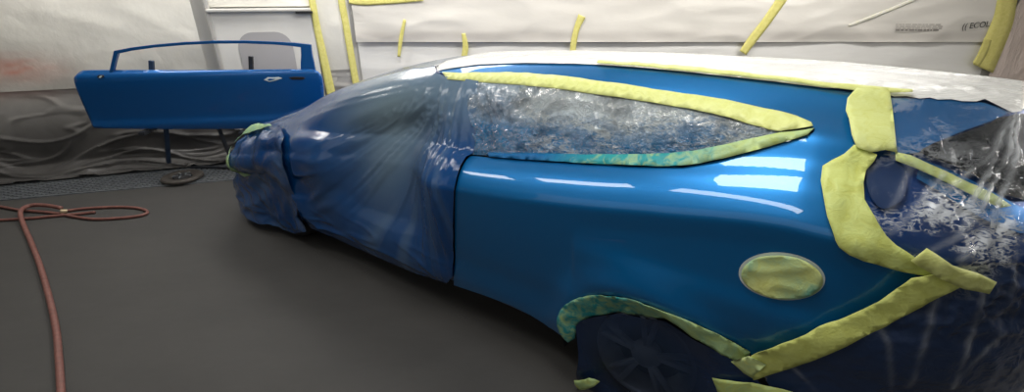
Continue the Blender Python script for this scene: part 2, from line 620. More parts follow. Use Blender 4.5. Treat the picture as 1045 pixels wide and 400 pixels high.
# dense proxy used only to look up where a sight line meets the body
_U = np.concatenate([np.linspace(-1.34, 4.44, 330)])
_V = np.linspace(-0.12, 1.0, 180)
_uu, _vv = np.meshgrid(_U, _V, indexing='ij')
_P = body_pts(np.stack([_uu.ravel(), _vv.ravel()], 1))
_n2 = len(_V)
_F = []
for i in range(len(_U) - 1):
    for j in range(_n2 - 1):
        _F.append((i * _n2 + j, (i + 1) * _n2 + j, (i + 1) * _n2 + j + 1, i * _n2 + j + 1))
_B = BVHTree.FromPolygons(_P, _F)


def uv_at(px, py, lift=0.0):
    """(u,v) on the body along the sight line of a traced point"""
    d = ray(px, py)
    hit = _B.ray_cast(EYE, d.normalized())
    loc, idx = hit[0], hit[2]
    if loc is None:
        best = None
        dn = d.normalized()
        for k in np.linspace(1.2, 5.5, 120):
            q = EYE + dn * k
            r = _B.find_nearest(q)
            if best is None or r[3] < best[0]:
                best = (r[3], r[0], r[2])
        loc, idx = best[1], best[2]
    i, j = divmod(idx, _n2 - 1)
    p00, p10, p01 = _P[i * _n2 + j], _P[(i + 1) * _n2 + j], _P[i * _n2 + j + 1]
    e1, e2, w = p10 - p00, p01 - p00, loc - p00
    a11, a12, a22 = e1.dot(e1), e1.dot(e2), e2.dot(e2)
    b1, b2 = w.dot(e1), w.dot(e2)
    det = a11 * a22 - a12 * a12
    a = (b1 * a22 - b2 * a12) / det if abs(det) > 1e-14 else 0
    b = (a11 * b2 - a12 * b1) / det if abs(det) > 1e-14 else 0
    a = min(1, max(0, a)); b = min(1, max(0, b))
    return (float(_U[i] + a * (_U[i + 1] - _U[i])), float(_V[j] + b * (_V[j + 1] - _V[j])))


def uvs(pts):
    return [uv_at(*p) for p in pts]


VSC = 1.9      # v to metres, roughly


def smooth2(pts, n=5, closed=True):
    return [(p.x, p.y) for p in catmull([Vector((x, y, 0)) for x, y in pts], n, closed)]


def dens(poly, step):
    out = []
    for i, p in enumerate(poly):
        q = poly[(i + 1) % len(poly)]
        L = math.hypot(q[0] - p[0], (q[1] - p[1]) * VSC)
        k = max(1, int(L / step))
        for j in range(k):
            t = j / k
            out.append((p[0] + (q[0] - p[0]) * t, p[1] + (q[1] - p[1]) * t))
    return out


def in_poly(x, y, poly):
    c = False
    j = len(poly) - 1
    for i in range(len(poly)):
        xi, yi = poly[i]; xj, yj = poly[j]
        if (yi > y) != (yj > y) and x < (xj - xi) * (y - yi) / (yj - yi) + xi:
            c = not c
        j = i
    return c


def fill(poly, holes=(), step=0.03):
    """triangulate a (u,v) outline with holes on a fine grid -> (uv list, faces)"""
    loops = [dens(poly, step)] + [dens(h, step) for h in holes]
    pts, edges = [], []
    for lp in loops:
        b = len(pts)
        for i, p in enumerate(lp):
            pts.append(Vector((p[0], p[1] * VSC)))
            edges.append((b + i, b + (i + 1) % len(lp)))
    sc = [[(x, y * VSC) for x, y in lp] for lp in loops]
    xs = [p[0] for p in sc[0]]; ys = [p[1] for p in sc[0]]
    nb = len(pts)
    from mathutils.kdtree import KDTree
    kd = KDTree(nb)
    for i, p in enumerate(pts): kd.insert((p.x, p.y, 0), i)
    kd.balance()
    x = min(xs) + step / 2
    row = 0
    while x < max(xs):
        y = min(ys) + step * (0.25 if row % 2 else 0.75)
        while y < max(ys):
            if in_poly(x, y, sc[0]) and not any(in_poly(x, y, h) for h in sc[1:]):
                if kd.find((x, y, 0))[2] > step * 0.45:
                    pts.append(Vector((x, y)))
            y += step
        x += step * 0.87
        row += 1
    r = delaunay_2d_cdt(pts, edges, [], 0, 1e-7)
    vo, fo = r[0], r[2]
    keep = []
    for f in fo:
        cx = sum(vo[k].x for k in f) / len(f); cy = sum(vo[k].y for k in f) / len(f)
        if in_poly(cx, cy, sc[0]) and not any(in_poly(cx, cy, h) for h in sc[1:]):
            f = list(f)
            a, b, c = vo[f[0]], vo[f[1]], vo[f[2]]
            if (b.x - a.x) * (c.y - a.y) - (b.y - a.y) * (c.x - a.x) < 0: f.reverse()
            keep.append(f)
    used = sorted({k for f in keep for k in f})
    mp = {k: i for i, k in enumerate(used)}
    return [(vo[k].x, vo[k].y / VSC) for k in used], [[mp[k] for k in f] for f in keep]


def patch(name, poly, mat, off=0.0, holes=(), step=0.03, parent=None, spray=None, alpha=None, thick=0.0, true_normals=False, flat=None, fleck=None):
    """a piece of sheet lying on the body; poly in (u,v); off may be a function (u,v)->m"""
    uv, fs = fill(poly, holes, step)
    o_ = np.array([off(*p) for p in uv]) if callable(off) else off
    P = body_pts(uv, o_, world=parent is None)
    if flat is not None:                       # film pulled straight between sill and roof
        ua = np.array(uv)
        lo = body_pts(np.stack([ua[:, 0], np.full(len(ua), 0.05)], 1), 0.0)
        hi = body_pts(np.stack([ua[:, 0], np.full(len(ua), 0.69)], 1), 0.0)
        ref = body_pts(ua, 0.0)
        for i, (u_, v_) in enumerate(uv):
            k = flat(u_, v_)
            if k > 0:
                q = (v_ - 0.05) / 0.64
                P[i] = P[i] + (lo[i].lerp(hi[i], q) - ref[i]) * k
    at = {}
    if spray is not None: at['spray'] = [spray(*p) if callable(spray) else spray for p in uv]
    if fleck is not None: at['fleck'] = [fleck(*p) if callable(fleck) else fleck for p in uv]
    if alpha is not None: at['alpha'] = [alpha(*p) if callable(alpha) else alpha for p in uv]
    o = mesh_obj(name, P, fs, mat, parent, attrs=at)
    if true_normals:
        a = np.array(uv); e = 0.012
        q = [np.stack([x[0], -x[1], x[2]], -1) for x in (body_np(a[:, 0] + e, a[:, 1]), body_np(a[:, 0] - e, a[:, 1]), body_np(a[:, 0], a[:, 1] + e), body_np(a[:, 0], a[:, 1] - e))]
        n = np.cross(q[0] - q[1], q[2] - q[3]); n /= np.linalg.norm(n, axis=1, keepdims=True)
        o.data.normals_split_custom_set_from_vertices([tuple(float(c) for c in k) for k in n])
    if thick: solidify(o, thick, 1)
    return o


def seg_d(u, v, a, b):
    ax, ay, bx, by, x, y = a[0], a[1] * VSC, b[0], b[1] * VSC, u, v * VSC
    dx, dy = bx - ax, by - ay
    L = dx * dx + dy * dy
    t = max(0, min(1, ((x - ax) * dx + (y - ay) * dy) / L)) if L > 0 else 0
    return math.hypot(x - ax - dx * t, y - ay - dy * t)


def edge_d(u, v, poly):
    return min(seg_d(u, v, poly[i], poly[(i + 1) % len(poly)]) for i in range(len(poly)))


def px_patch(name, px, mat, smooth=0, hole_px=(), **kw):
    poly = uvs(px)
    if smooth: poly = smooth2(poly, smooth)
    return patch(name, poly, mat, holes=[uvs(h) for h in hole_px], **kw)
M['sheet_panel'] = simple('door_panel_white', (0.72, 0.71, 0.68), 0.4, 0, 0.05, 3)
M['jamb'] = simple('door_jamb_grey', (0.45, 0.44, 0.42), 0.5, 0, 0.1, 4)
M['pane'] = simple('door_pane_grey', (0.42, 0.41, 0.42), 0.3, 0, 0.04, 2)
M['ink_grey'] = simple('grey_ink', (0.16, 0.14, 0.13), 0.7)
# ------------------------------------------------------------------ room
WA = on_floor(0, 185); WB = on_floor(235, 163)
WDIR = (WB - WA); WDIR.z = 0; WDIR.normalize()
WN = Vector((WDIR.y, -WDIR.x, 0))                   # into the room
YB = 5.42
tc = (YB - WA.y) / WDIR.y
WC = WA + WDIR * tc                                  # corner of left and far wall
WL = WA - WDIR * 2.6
XR, YN, ZC = 5.9, -2.6, 3.0


def quad_wall(name, a, b, z0, z1, mat, thick=0.08, flip=False):
    a = Vector(a); b = Vector(b)
    d = (b - a).normalized(); n = Vector((d.y, -d.x, 0)) * (1 if flip else -1)
    vs = []
    for p in (a, b, b + n * thick, a + n * thick):
        vs += [Vector((p.x, p.y, z0)), Vector((p.x, p.y, z1))]
    fs = [[0, 2, 3, 1], [2, 4, 5, 3], [4, 6, 7, 5], [6, 0, 1, 7], [1, 3, 5, 7], [0, 6, 4, 2]]
    o = mesh_obj(name, vs, fs, mat, smooth=False)
    return tag(o, kind='structure')


fl = mesh_obj('floor', [(-8, -4, -0.1), (8, -4, -0.1), (8, 8, -0.1), (-8, 8, -0.1), (-8, -4, 0), (8, -4, 0), (8, 8, 0), (-8, 8, 0)],
              [[4, 5, 6, 7], [3, 2, 1, 0], [0, 1, 5, 4], [1, 2, 6, 5], [2, 3, 7, 6], [3, 0, 4, 7]], M['floor'], smooth=False)
tag(fl, kind='structure')
ce = mesh_obj('ceiling', [(-8, -4, ZC), (8, -4, ZC), (8, 8, ZC), (-8, 8, ZC), (-8, -4, ZC + .1), (8, -4, ZC + .1), (8, 8, ZC + .1), (-8, 8, ZC + .1)],
              [[7, 6, 5, 4], [0, 1, 2, 3], [4, 5, 1, 0], [5, 6, 2, 1], [6, 7, 3, 2], [7, 4, 0, 3]], M['ceil'], smooth=False)
tag(ce, kind='structure')
quad_wall('wall_left', WL, WC, 0, ZC, M['wall'])
quad_wall('wall_back', (WC.x, YB, 0), (XR, YB, 0), 0, ZC, M['wall'])
quad_wall('wall_right', (XR, YB, 0), (XR, YN, 0), 0, ZC, M['wall'])
quad_wall('wall_front', (XR, YN, 0), (WL.x, YN, 0), 0, ZC, M['wall_dark'])
quad_wall('wall_side', (WL.x, YN, 0), (WL.x, WL.y, 0), 0, ZC, M['wall'])


def wl(px, py, off=0.0):
    """point of the left wall seen at a traced spot"""
    return on_plane(px, py, WA + WN * off, WN)


def wb(px, py, off=0.0):
    return on_plane(px, py, (0, YB - off, 0), (0, 1, 0))


def wl_c(p):            # along, height on the left wall
    return (p - WA).dot(WDIR), p.z


def sheet_grid(name, mat, P, nx, ny, spray, red=None, thick=0):
    vs, fs, sp, rd = [], [], [], []
    for i in range(nx + 1):
        for j in range(ny + 1):
            a, b = i / nx, j / ny
            vs.append(P(a, b)); sp.append(spray(a, b)); rd.append(red(a, b) if red else 0.0)
    for i in range(nx):
        for j in range(ny):
            k = i * (ny + 1) + j
            fs.append([k, k + ny + 1, k + ny + 2, k + 1])
    return mesh_obj(name, vs, fs, mat, attrs={'spray': sp, 'red': rd})


# --- left wall sheeting
LEN = (WC - WL).dot(WDIR)
A0 = -2.6


def left_sheet(name, a0, a1, z0, z1, mat, amp, spray, seed, red=None, lift=0.03, nx=120, ny=50):
    def P(a, b):
        x = a0 + (a1 - a0) * a; z = z0 + (z1 - z0) * b
        w = amp * (1 - abs(nz(x * 1.3 + seed, z * 2.6 + nz(x, z) * 0.8, seed)) * 2.6) + amp * 0.7 * nz(x * 4, z * 3.5, seed + 4)
        return WA + WDIR * x + WN * (lift + max(-lift + 0.006, w)) + Vector((0, 0, z))
    return sheet_grid(name, mat, P, nx, ny, spray, red)


zs_ = wl(60, 84).z                                   # lap between upper and lower sheet
xr_ = wl_c(wl(24, 70))[0]; zr_ = wl(24, 70).z


def red_patch(a0, a1, z0, z1):
    def f(a, b):
        x = a0 + (a1 - a0) * a; z = z0 + (z1 - z0) * b
        return 0.95 * math.exp(-((x - xr_ + 0.1) / 0.36) ** 2 - ((z - zr_) / 0.12) ** 2) * (0.55 + 0.9 * abs(nz(x * 5, z * 16)))
    return f


a_end = wl_c(wl(210, 60))[0]
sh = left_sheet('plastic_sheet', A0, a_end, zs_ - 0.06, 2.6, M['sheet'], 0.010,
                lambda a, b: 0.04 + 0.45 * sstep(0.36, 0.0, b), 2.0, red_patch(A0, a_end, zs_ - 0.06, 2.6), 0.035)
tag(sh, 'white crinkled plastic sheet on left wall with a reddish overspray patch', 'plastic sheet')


def low_P(a, b):
    x = A0 + (LEN - 0.02) * a
    # b: 0 = edge lying on the floor, 1 = top
    top = zs_
    if b < 0.28:
        q = b / 0.28
        y = 0.20 * (1 - q) ** 1.3
        z = 0.035 + 0.12 * q * q
    else:
        q = (b - 0.28) / 0.72
        y = 0.0
        z = 0.155 + (top - 0.155) * q
    f = nz(x * 0.9, b * 4.5 + nz(x * 1.1, b * 2) * 0.9 + x * 0.25, 3.1)
    f2 = nz(x * 1.7 + 4, b * 8 + nz(x * 1.3, b * 3) * 1.2 - x * 0.3, 8.3)
    w = (0.035 * math.exp(-(f / 0.07) ** 2) + 0.022 * math.exp(-(f2 / 0.08) ** 2)) * (1.15 - 0.8 * b) + 0.008 * nz(x * 3, b * 5)
    fade = 1 if b > 0.03 else 0.2
    return WA + WDIR * x + WN * (0.02 + y + max(0, w) * fade) + Vector((0, 0, max(0.03, z + (max(-0.02, w) * 0.6 if b < 0.4 else 0))))


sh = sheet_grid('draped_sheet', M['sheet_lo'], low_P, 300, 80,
                lambda a, b: 0.34 + 0.66 * sstep(1.05, 0.35, b),  # darker towards the bottom
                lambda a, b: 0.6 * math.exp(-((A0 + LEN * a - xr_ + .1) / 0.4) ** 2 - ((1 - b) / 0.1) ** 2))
tag(sh, 'grey plastic sheet draped down left wall onto the floor', 'plastic sheet')

# --- booth door in the left wall, under sheeting
dr = empty('door_1', wl(270, 100, 0.0))
tag(dr, kind='structure')
dloc = dr.location.copy()


def lw(px, py, off):                                  # left-wall point in door_1 local space
    return wl(px, py, off) - dloc


def lwq(px0, px1, top, bottom, off, rows=1):
    return


xa, xb = wl_c(wl(216, 12))[0], wl_c(wl(318, 12))[0]
ztop = wl(265, 12).z
bm = bmesh.new()
rotw = Matrix.Rotation(math.atan2(WDIR.y, WDIR.x), 4, 'Z')


def wbox(bm, x0, x1, z0, z1, o0, o1, base):
    c = WA + WDIR * ((x0 + x1) / 2) + WN * ((o0 + o1) / 2) + Vector((0, 0, (z0 + z1) / 2))
    add_box(bm, c - base, (x1 - x0, o1 - o0, z1 - z0), rotw)


wbox(bm, xa, xb, 0.35, ztop, 0.035, 0.062, dloc)
o = bm_obj('door_panel', bm, M['sheet_panel'] if 'sheet_panel' in M else M['wall'], dr)
bm = bmesh.new()
wbox(bm, xa - 0.03, xb, ztop, ztop + 0.035, 0.03, 0.11, dloc)
o = bm_obj('door_header', bm, M['wall'], dr); bevel(o, 0.012)
bm = bmesh.new()
wbox(bm, xa - 0.045, xa, 0.35, ztop + 0.3, 0.03, 0.075, dloc)
o = bm_obj('door_jamb', bm, M['jamb'], dr); bevel(o, 0.012)
bm = bmesh.new()
wbox(bm, xb - 0.15, xb + 0.015, ztop - 0.018, ztop + 0.004, 0.06, 0.118, dloc)
o = bm_obj('door_closer', bm, M['black'], dr)
# rounded window of the door
c0 = wl_c(wl(250, 70)); c1 = wl_c(wl(304, 70)); zt = wl(277, 32).z; zb_ = wl(277, 88).z
pts = []
w_ = c1[0] - c0[0]; r_ = w_ * 0.3
for cx, cz, a0 in ((c1[0] - r_, zt - r_, 0), (c0[0] + r_, zt - r_, 90), (c0[0] + r_, zb_ + r_, 180), (c1[0] - r_, zb_ + r_, 270)):
    for k in range(7):
        a = math.radians(a0 + k * 15)
        pts.append(WA + WDIR * (cx + r_ * math.cos(a)) + WN * 0.066 + Vector((0, 0, cz + r_ * math.sin(a))) - dloc)
o = mesh_obj('door_window', pts, [list(range(len(pts)))], M['pane'], dr, smooth=False)
solidify(o, 0.004, 1)
# narrow upright strip right of the door, to the corner
sh = left_sheet('corner_sheet', xb + 0.02, LEN + A0 - 0.03, 0.4, 2.6, M['sheet'], 0.012, lambda a, b: 0.12 + 0.5 * sstep(0.45, 0.1, b), 8.0, None, 0.02, 24, 80)
tag(sh, 'narrow white plastic strip between two yellow tapes in booth corner', 'plastic sheet')
sh = left_sheet('door_head_sheet', xa - 0.02, xb + 0.01, ztop + 0.05, 2.6, M['sheet'], 0.015, lambda a, b: 0.05, 5.0, None, 0.02, 40, 30)
tag(sh, 'white plastic sheet above the booth door header', 'plastic sheet')

# --- far wall sheeting
zl = wb(600, 41).z
x0w, x1w = WC.x + 0.03, XR - 0.04


def back_sheet(name, x0, x1, z0, z1, mat, amp, spray, seed, off, nx, ny, sx=0.7, sz=3.0):
    def P(a, b):
        x = x0 + (x1 - x0) * a; z = z0 + (z1 - z0) * b
        w = amp * (1 - abs(nz(x * sx + seed, z * sz + nz(x * 1.1, z * 2) * 0.9, seed)) * 2.6) + amp * .5 * nz(x * 2.5, z * 9, seed + 2)
        return Vector((x, YB - off - max(-off + 0.006, w), z))
    return sheet_grid(name, mat, P, nx, ny, spray)


xp = wb(1022, 30).x
sh = back_sheet('flat_sheet', x0w, xp - 0.05, 0.04, zl + 0.02, M['sheet_back_lo'], 0.008, lambda a, b: 0.0 + 0.3 * sstep(0.8, 0.2, b), 1.0, 0.012, 160, 40)
tag(sh, 'flat pale grey plastic sheet on far wall below the lap', 'plastic sheet')
sh = back_sheet('rippled_sheet', x0w, xp - 0.02, zl - 0.015, 2.5, M['sheet_back'], 0.014,
                lambda a, b: 0.08 + 0.75 * math.exp(-((b - 0.055) / 0.045) ** 2) * (0.5 + 0.6 * abs(nz(a * 14, 1.0))), 6.0, 0.05, 200, 70)
tag(sh, 'white rippled plastic sheet lapped over upper far wall with black print', 'plastic sheet')
up_sheet = sh
sh = back_sheet('pinkish_sheet', xp + 0.02, x1w, 0.02, 2.5, M['sheet_pink'], 0.03, lambda a, b: 0.25, 9.0, 0.04, 40, 90, 5, 1.0)
tag(sh, 'pinkish bunched plastic sheet right of the broad yellow tape', 'plastic sheet')


# printed marks on the far sheet
def text_mesh(name, body, loc, size, mat, rot, parent):
    cu = bpy.data.curves.new(name, 'FONT')
    cu.body = body; cu.size = size; cu.extrude = 0.001; cu.align_x = 'CENTER'; cu.align_y = 'CENTER'
    tmp = bpy.data.objects.new(name + '_c', cu)
    COL.objects.link(tmp)
    dg = bpy.context.evaluated_depsgraph_get()
    me = bpy.data.meshes.new_from_object(tmp.evaluated_get(dg))
    bpy.data.objects.remove(tmp); bpy.data.curves.remove(cu)
    me.name = name
    me.materials.clear(); me.materials.append(mat)
    o = bpy.data.objects.new(name, me)
    o.rotation_euler = rot
    o.location = loc
    link(o, parent)
    return o


def on_sheet(px, py):
    return wb(px, py, 0.068) - up_sheet.location


t = text_mesh('printed_lettering', '(( ECOL', on_sheet(996, 26), 0.085, M['ink'], (math.radians(90), 0.0, 0), up_sheet)
t.rotation_euler = (math.radians(90), math.radians(-6), 0)
bm = bmesh.new()
for r, y in enumerate((25.0, 27.0, 29.0, 30.8)):
    x = 914.0
    while x < 959:
        w = random.uniform(1.5, 6)
        p = on_sheet(x + w / 2, y)
        add_box(bm, p, (w * 5.0 / F, 0.002, 0.005 if r < 3 else 0.012))
        x += w + random.uniform(0.6, 1.5)
bm_obj('printed_small_lines', bm, M['ink_grey'], up_sheet)


# --- wall tapes
def wall_tape(name, fn, px, w0, label, mat=None, off=0.07, group=None, nrm=None, spray=0.0):
    """ribbon along a traced centre line on a wall; widths in pixels across"""
    ws = w0 if isinstance(w0, (list, tuple)) else [w0] * len(px)
    c = catmull([Vector((x, y, w)) for (x, y), w in zip(px, ws)], 6)
    vs, fs, sp = [], [], []
    for i, p in enumerate(c):
        t = (c[min(i + 1, len(c) - 1)] - c[max(i - 1, 0)]); t.z = 0; t.normalize()
        nx, ny = -t.y, t.x
        for k in (-1, -0.33, 0.33, 1):
            vs.append(fn(p.x + nx * p.z / 2 * k, p.y + ny * p.z / 2 * k, off + 0.004 * nz(i * 0.6, k * 2)))
            sp.append(spray)
    for i in range(len(c) - 1):
        for k in range(3):
            b = i * 4 + k
            fs.append([b, b + 4, b + 5, b + 1])
    o = mesh_obj(name, vs, fs, mat or M['tape_wall'], attrs={'spray': sp})
    solidify(o, 0.002, 0)
    return tag(o, label, 'tape', group)


wall_tape('adhesive_tape', wl, [(302, -90), (317, -8), (323, 25), (331, 62), (340, 105), (346, 140)], [7, 7, 7, 8, 9, 9], 'yellow tape down the edge of the booth door frame', off=0.075)
wall_tape('adhesive_tape', wl, [(334, -90), (347, -8), (353, 25), (359, 60), (366, 100), (372, 130)], [7, 7, 7, 7, 7, 7], 'yellow tape down the corner of left and far walls', off=0.045)
wall_tape('adhesive_tape', wb, [(356, 1), (372, 2), (400, 1), (432, -1)], [6, 7, 6, 4], 'yellow tape running across at the top of far wall by the corner', off=0.070)
wall_tape('adhesive_tape', wb, [(407, 58), (409, 40), (413, 20)], [3, 4, 3], 'short faint yellow tape on far wall nearest the corner', off=0.068)
wall_tape('adhesive_tape', wb, [(471, 66), (475, 50), (473, 34)], [5, 6, 4], 'short pale tape on far wall above the front of the roof rail', off=0.068)
wall_tape('adhesive_tape', wb, [(584, 56), (586, 40), (589, 28), (594, 16)], [6, 6, 6, 8], 'bent yellow tape crossing the lap on far wall behind roof', off=0.068)
wall_tape('adhesive_tape', wb, [(758, 54), (768, 40), (782, 22), (800, -4)], [8, 9, 9, 10], 'slanted yellow tape on far wall running up to the picture top', off=0.068)
wall_tape('adhesive_tape', wb, [(866, 26), (890, 17), (915, 7), (936, -2)], [2, 3, 3, 3.5], 'thin white tape slanting up far wall', M['tape_white'], off=0.070)
wall_tape('adhesive_tape', wb, [(1050, -70), (1030, -8), (1024, 20), (1014, 45), (1003, 70)], [20, 20, 21, 22, 22], 'broad yellow tape strip at far right of the far wall', off=0.068)
wall_tape('adhesive_tape', wb, [(1008, 40), (1004, 52), (996, 66)], [8, 8, 8], 'short yellow tape tab beside the broad yellow strip', off=0.072)

# ------------------------------------------------------------------ floor things
# grate set in the floor along the left wall
g_a0 = on_floor(-70, 210.5, 0.006); g_a1 = on_floor(330, 175, 0.006)
f_a0 = on_floor(-70, 187.5, 0.006); f_a1 = on_floor(330, 159.5, 0.006)
gl = (g_a1 - g_a0).length
gd = (g_a1 - g_a0).normalized()
gx = Vector((-gd.y, gd.x, 0))
gw = ((f_a0 - g_a0).dot(gx) + (f_a1 - g_a1).dot(gx)) / 2
gr = empty('floor_grate', g_a0)
tag(gr, 'long expanded-metal floor grate beside the left wall sheeting', 'floor grate')
bm = bmesh.new()
add_box(bm, (gd * gl / 2 + gx * gw / 2) + Vector((0, 0, -0.003)), (gl, gw, 0.004), Matrix.Rotation(math.atan2(gd.y, gd.x), 4, 'Z'))
bm_obj('drain_bed', bm, M['pit'], gr)
bm = bmesh.new()
cell = 0.095
k = -int(gw / cell) - 1
slope = 0.55
while k * cell < gl + gw * 2:
    for sgn in (1, -1):
        x0 = k * cell if sgn > 0 else k * cell + gw / slope
        x1 = x0 + sgn * gw / slope
        # clip to the strip
        a, b = Vector((x0, 0)), Vector((x1, gw))
        t0, t1 = 0.0, 1.0
        dx = x1 - x0
        for lim, sg in ((0.0, 1), (gl, -1)):
            ta = (lim - x0) / dx
            if (dx > 0) == (sg > 0): t0 = max(t0, ta)
            else: t1 = min(t1, ta)
        if t1 - t0 > 0.02:
            pa = gd * (x0 + dx * t0) + gx * (gw * t0); pb = gd * (x0 + dx * t1) + gx * (gw * t1)
            add_bar(bm, pa + Vector((0, 0, 0.004)), pb + Vector((0, 0, 0.004)), 0.010, 0.010)
    k += 1
bm_obj('mesh_bars', bm, M['grate'], gr)
bm = bmesh.new()
for o0 in (0, gw):
    add_bar(bm, gx * o0, gx * o0 + gd * gl, 0.016, 0.012)
bm_obj('edge_strips', bm, M['grate'], gr)

# round weight on the grate
pc = on_floor(187, 182.5, 0.014)
wt = empty('disc_weight', pc)
tag(wt, 'round dark metal disc with a raised hub lying on the grate', 'weight')
vs, fs = lathe([(0.0, 0.0), (0.165, 0.0), (0.185, 0.012), (0.185, 0.03), (0.17, 0.042), (0.125, 0.040), (0.105, 0.020), (0.09, 0.020), (0.0, 0.020)])
mesh_obj('disc', vs, fs, M['iron'], wt)
vs, fs = lathe([(0.085, 0.021), (0.08, 0.044), (0.05, 0.048), (0.035, 0.03), (0.0, 0.03)], 32)
mesh_obj('hub', vs, fs, M['rubber'], wt)
bm = bmesh.new()
for k in range(5):
    a = k * 2 * math.pi / 5
    add_bar(bm, (0.03 * math.cos(a), 0.03 * math.sin(a), 0.045), (0.085 * math.cos(a), 0.085 * math.sin(a), 0.040), 0.014, 0.01)
bm_obj('spokes', bm, M['grate'], wt)

# air hose
HR = 0.017
hp = [(40, 800), (52, 560), (60, 460), (63, 420), (62, 396), (60, 365), (57, 335), (50, 303), (41, 272), (32, 248), (25, 232), (22.5, 222), (26, 216), (36, 213), (50, 213.5), (64, 216)]
pts = [on_floor(x, y, HR) for x, y in hp]
for i in range(11, 16): pts[i].z += 0.035
hs = empty('air_hose', on_floor(60, 380, 0))
tag(hs, 'brownish red rubber air hose snaking across the floor and looped', 'hose')
hl = hs.location.copy()
vs, fs = tube(catmull([p - hl for p in pts], 8), HR)
mesh_obj('hose_run', vs, fs, M['hose'], hs)
hp2 = [(64, 216), (80, 213.4), (102, 211.8), (124, 211.2), (141, 212.4), (150, 215.5), (147, 219), (130, 221.8), (98, 223.6), (75, 221), (58, 217.7), (38, 215.8), (20, 214.4), (0, 210.8), (-30, 206)]
pts = [on_floor(x, y, HR * 0.8) for x, y in hp2]
vs, fs = tube(catmull([p - hl for p in pts], 8), HR * 0.72)
mesh_obj('hose_loop', vs, fs, M['hose'], hs)
hp3 = [(97, 216.5), (78, 218.4), (55, 220.5), (30, 222.8), (0, 224.6), (-30, 226)]
pts = [on_floor(x, y, HR * 0.75) for x, y in hp3]
vs, fs = tube(catmull([p - hl for p in pts], 8), HR * 0.7)
mesh_obj('hose_tail', vs, fs, M['hose'], hs)
a = on_floor(61, 216, 0.034) - hl; b = on_floor(69, 216, 0.02) - hl
bm = bmesh.new()
add_bar(bm, a, b, 0.045, seg=12)
o = bm_obj('hose_coupling', bm, M['brass'], hs)
bevel(o, 0.005)

# ------------------------------------------------------------------ loose door on its stand
DA = at_depth(82, 100, 4.28); DB = at_depth(331, 100, 4.62)
DA.z = DB.z = 0
DDIR = (DB - DA).normalized(); DN = Vector((DDIR.y, -DDIR.x, 0))


def dp(px, py, off=0.0):
    return on_plane(px, py, DA + DN * off, DN)


droot = empty('car_door_shell', DA + Vector((0, 0, dp(100, 129).z)), math.atan2(DDIR.y, DDIR.x))
tag(droot, 'removed blue car door with window frame standing on a stand by the left wall', 'car door', kind='thing')
dinv = (Matrix.Translation(droot.location) @ Matrix.Rotation(droot.rotation_euler.z, 4, 'Z')).inverted()


def dl(px, py, off=0.0):                               # door-local point (x along, -y outward, z up)
    return dinv @ dp(px, py, off)


outl = catmull([dl(*p) for p in [(79.5, 82), (80.5, 76), (84, 72.3), (95, 71.3), (150, 71.0), (230, 70.6), (300, 70.0), (319, 70.2), (326, 73), (329.5, 79),
                                 (331, 92), (330.5, 108), (327, 124), (322, 129), (312, 130.6), (250, 131), (180, 131), (120, 130.4), (103, 130), (97, 128.5), (92, 119), (85, 100)]], 3, closed=True)
zt_, zb2 = max(p.z for p in outl), min(p.z for p in outl)
poly = [(p.x, p.z) for p in outl]
pts = [Vector((x, z)) for x, z in poly]
edges = [(i, (i + 1) % len(pts)) for i in range(len(pts))]
x = min(p[0] for p in poly) + 0.02
while x < max(p[0] for p in poly):
    z = zb2 + 0.012
    while z < zt_:
        if in_poly(x, z, poly) and min((x - q[0]) ** 2 + (z - q[1]) ** 2 for q in poly) > 0.009 ** 2:
            pts.append(Vector((x, z)))
        z += 0.02
    x += 0.03
r = delaunay_2d_cdt(pts, edges, [], 0, 1e-6)
vo = r[0]
# section of the outer skin: belt swell, hollow, lower feature line
zc_ = [zb2 - .01, zb2 + 0.02, zb2 + .10, zb2 + .16, zb2 + .30, zt_ - .09, zt_ - .05, zt_ - .01, zt_ + .02]
yc_ = [0.02, -0.005, -0.028, -0.018, -0.030, -0.050, -0.046, -0.012, 0.0]
vs = [Vector((p.x, float(pchip(zc_, yc_, p.y)) - 0.012 * math.sin(max(0, min(1, p.x / 2.2)) * math.pi), p.y)) for p in vo]
fs = []
for f in r[2]:
    cx = sum(vo[k].x for k in f) / 3; cz = sum(vo[k].y for k in f) / 3
    if in_poly(cx, cz, poly):
        f = list(f)
        a, b, c = vo[f[0]], vo[f[1]], vo[f[2]]
        if (b.x - a.x) * (c.y - a.y) - (b.y - a.y) * (c.x - a.x) < 0: f.reverse()
        fs.append(f)
o = mesh_obj('door_skin', vs, fs, M['door_paint'], droot)
solidify(o, 0.05, -1)


def prism(name, px_out, off0, off1, mat, parent, px_in=None):
    """flat piece cut along a traced outline in the door plane"""
    a = [dl(*p) for p in px_out]
    vs, fs = [], []
    if px_in is None:
        n = len(a)
        vs = [p + Vector((0, -off1, 0)) for p in a] + [p + Vector((0, -off0, 0)) for p in a]
        fs = [list(range(n)), list(range(n, 2 * n))[::-1]] + [[i, i + n, (i + 1) % n + n, (i + 1) % n] for i in range(n)]
    else:
        b = [dl(*p) for p in px_in]
        n = len(a)
        for o_ in (off1, off0):
            vs += [p + Vector((0, -o_, 0)) for p in a] + [p + Vector((0, -o_, 0)) for p in b]
        for i in range(n - 1):
            fs += [[i, i + 1, n + i + 1, n + i], [2 * n + n + i, 2 * n + n + i + 1, 2 * n + i + 1, 2 * n + i],
                   [i, 2 * n + i, 2 * n + i + 1, i + 1], [n + i, n + i + 1, 3 * n + i + 1, 3 * n + i]]
    o = mesh_obj(name, vs, fs, mat, parent, smooth=False)
    bm = bmesh.new(); bm.from_mesh(o.data); bmesh.ops.recalc_face_normals(bm, faces=bm.faces); bm.to_mesh(o.data); bm.free()
    bevel(o, 0.004)
    return o


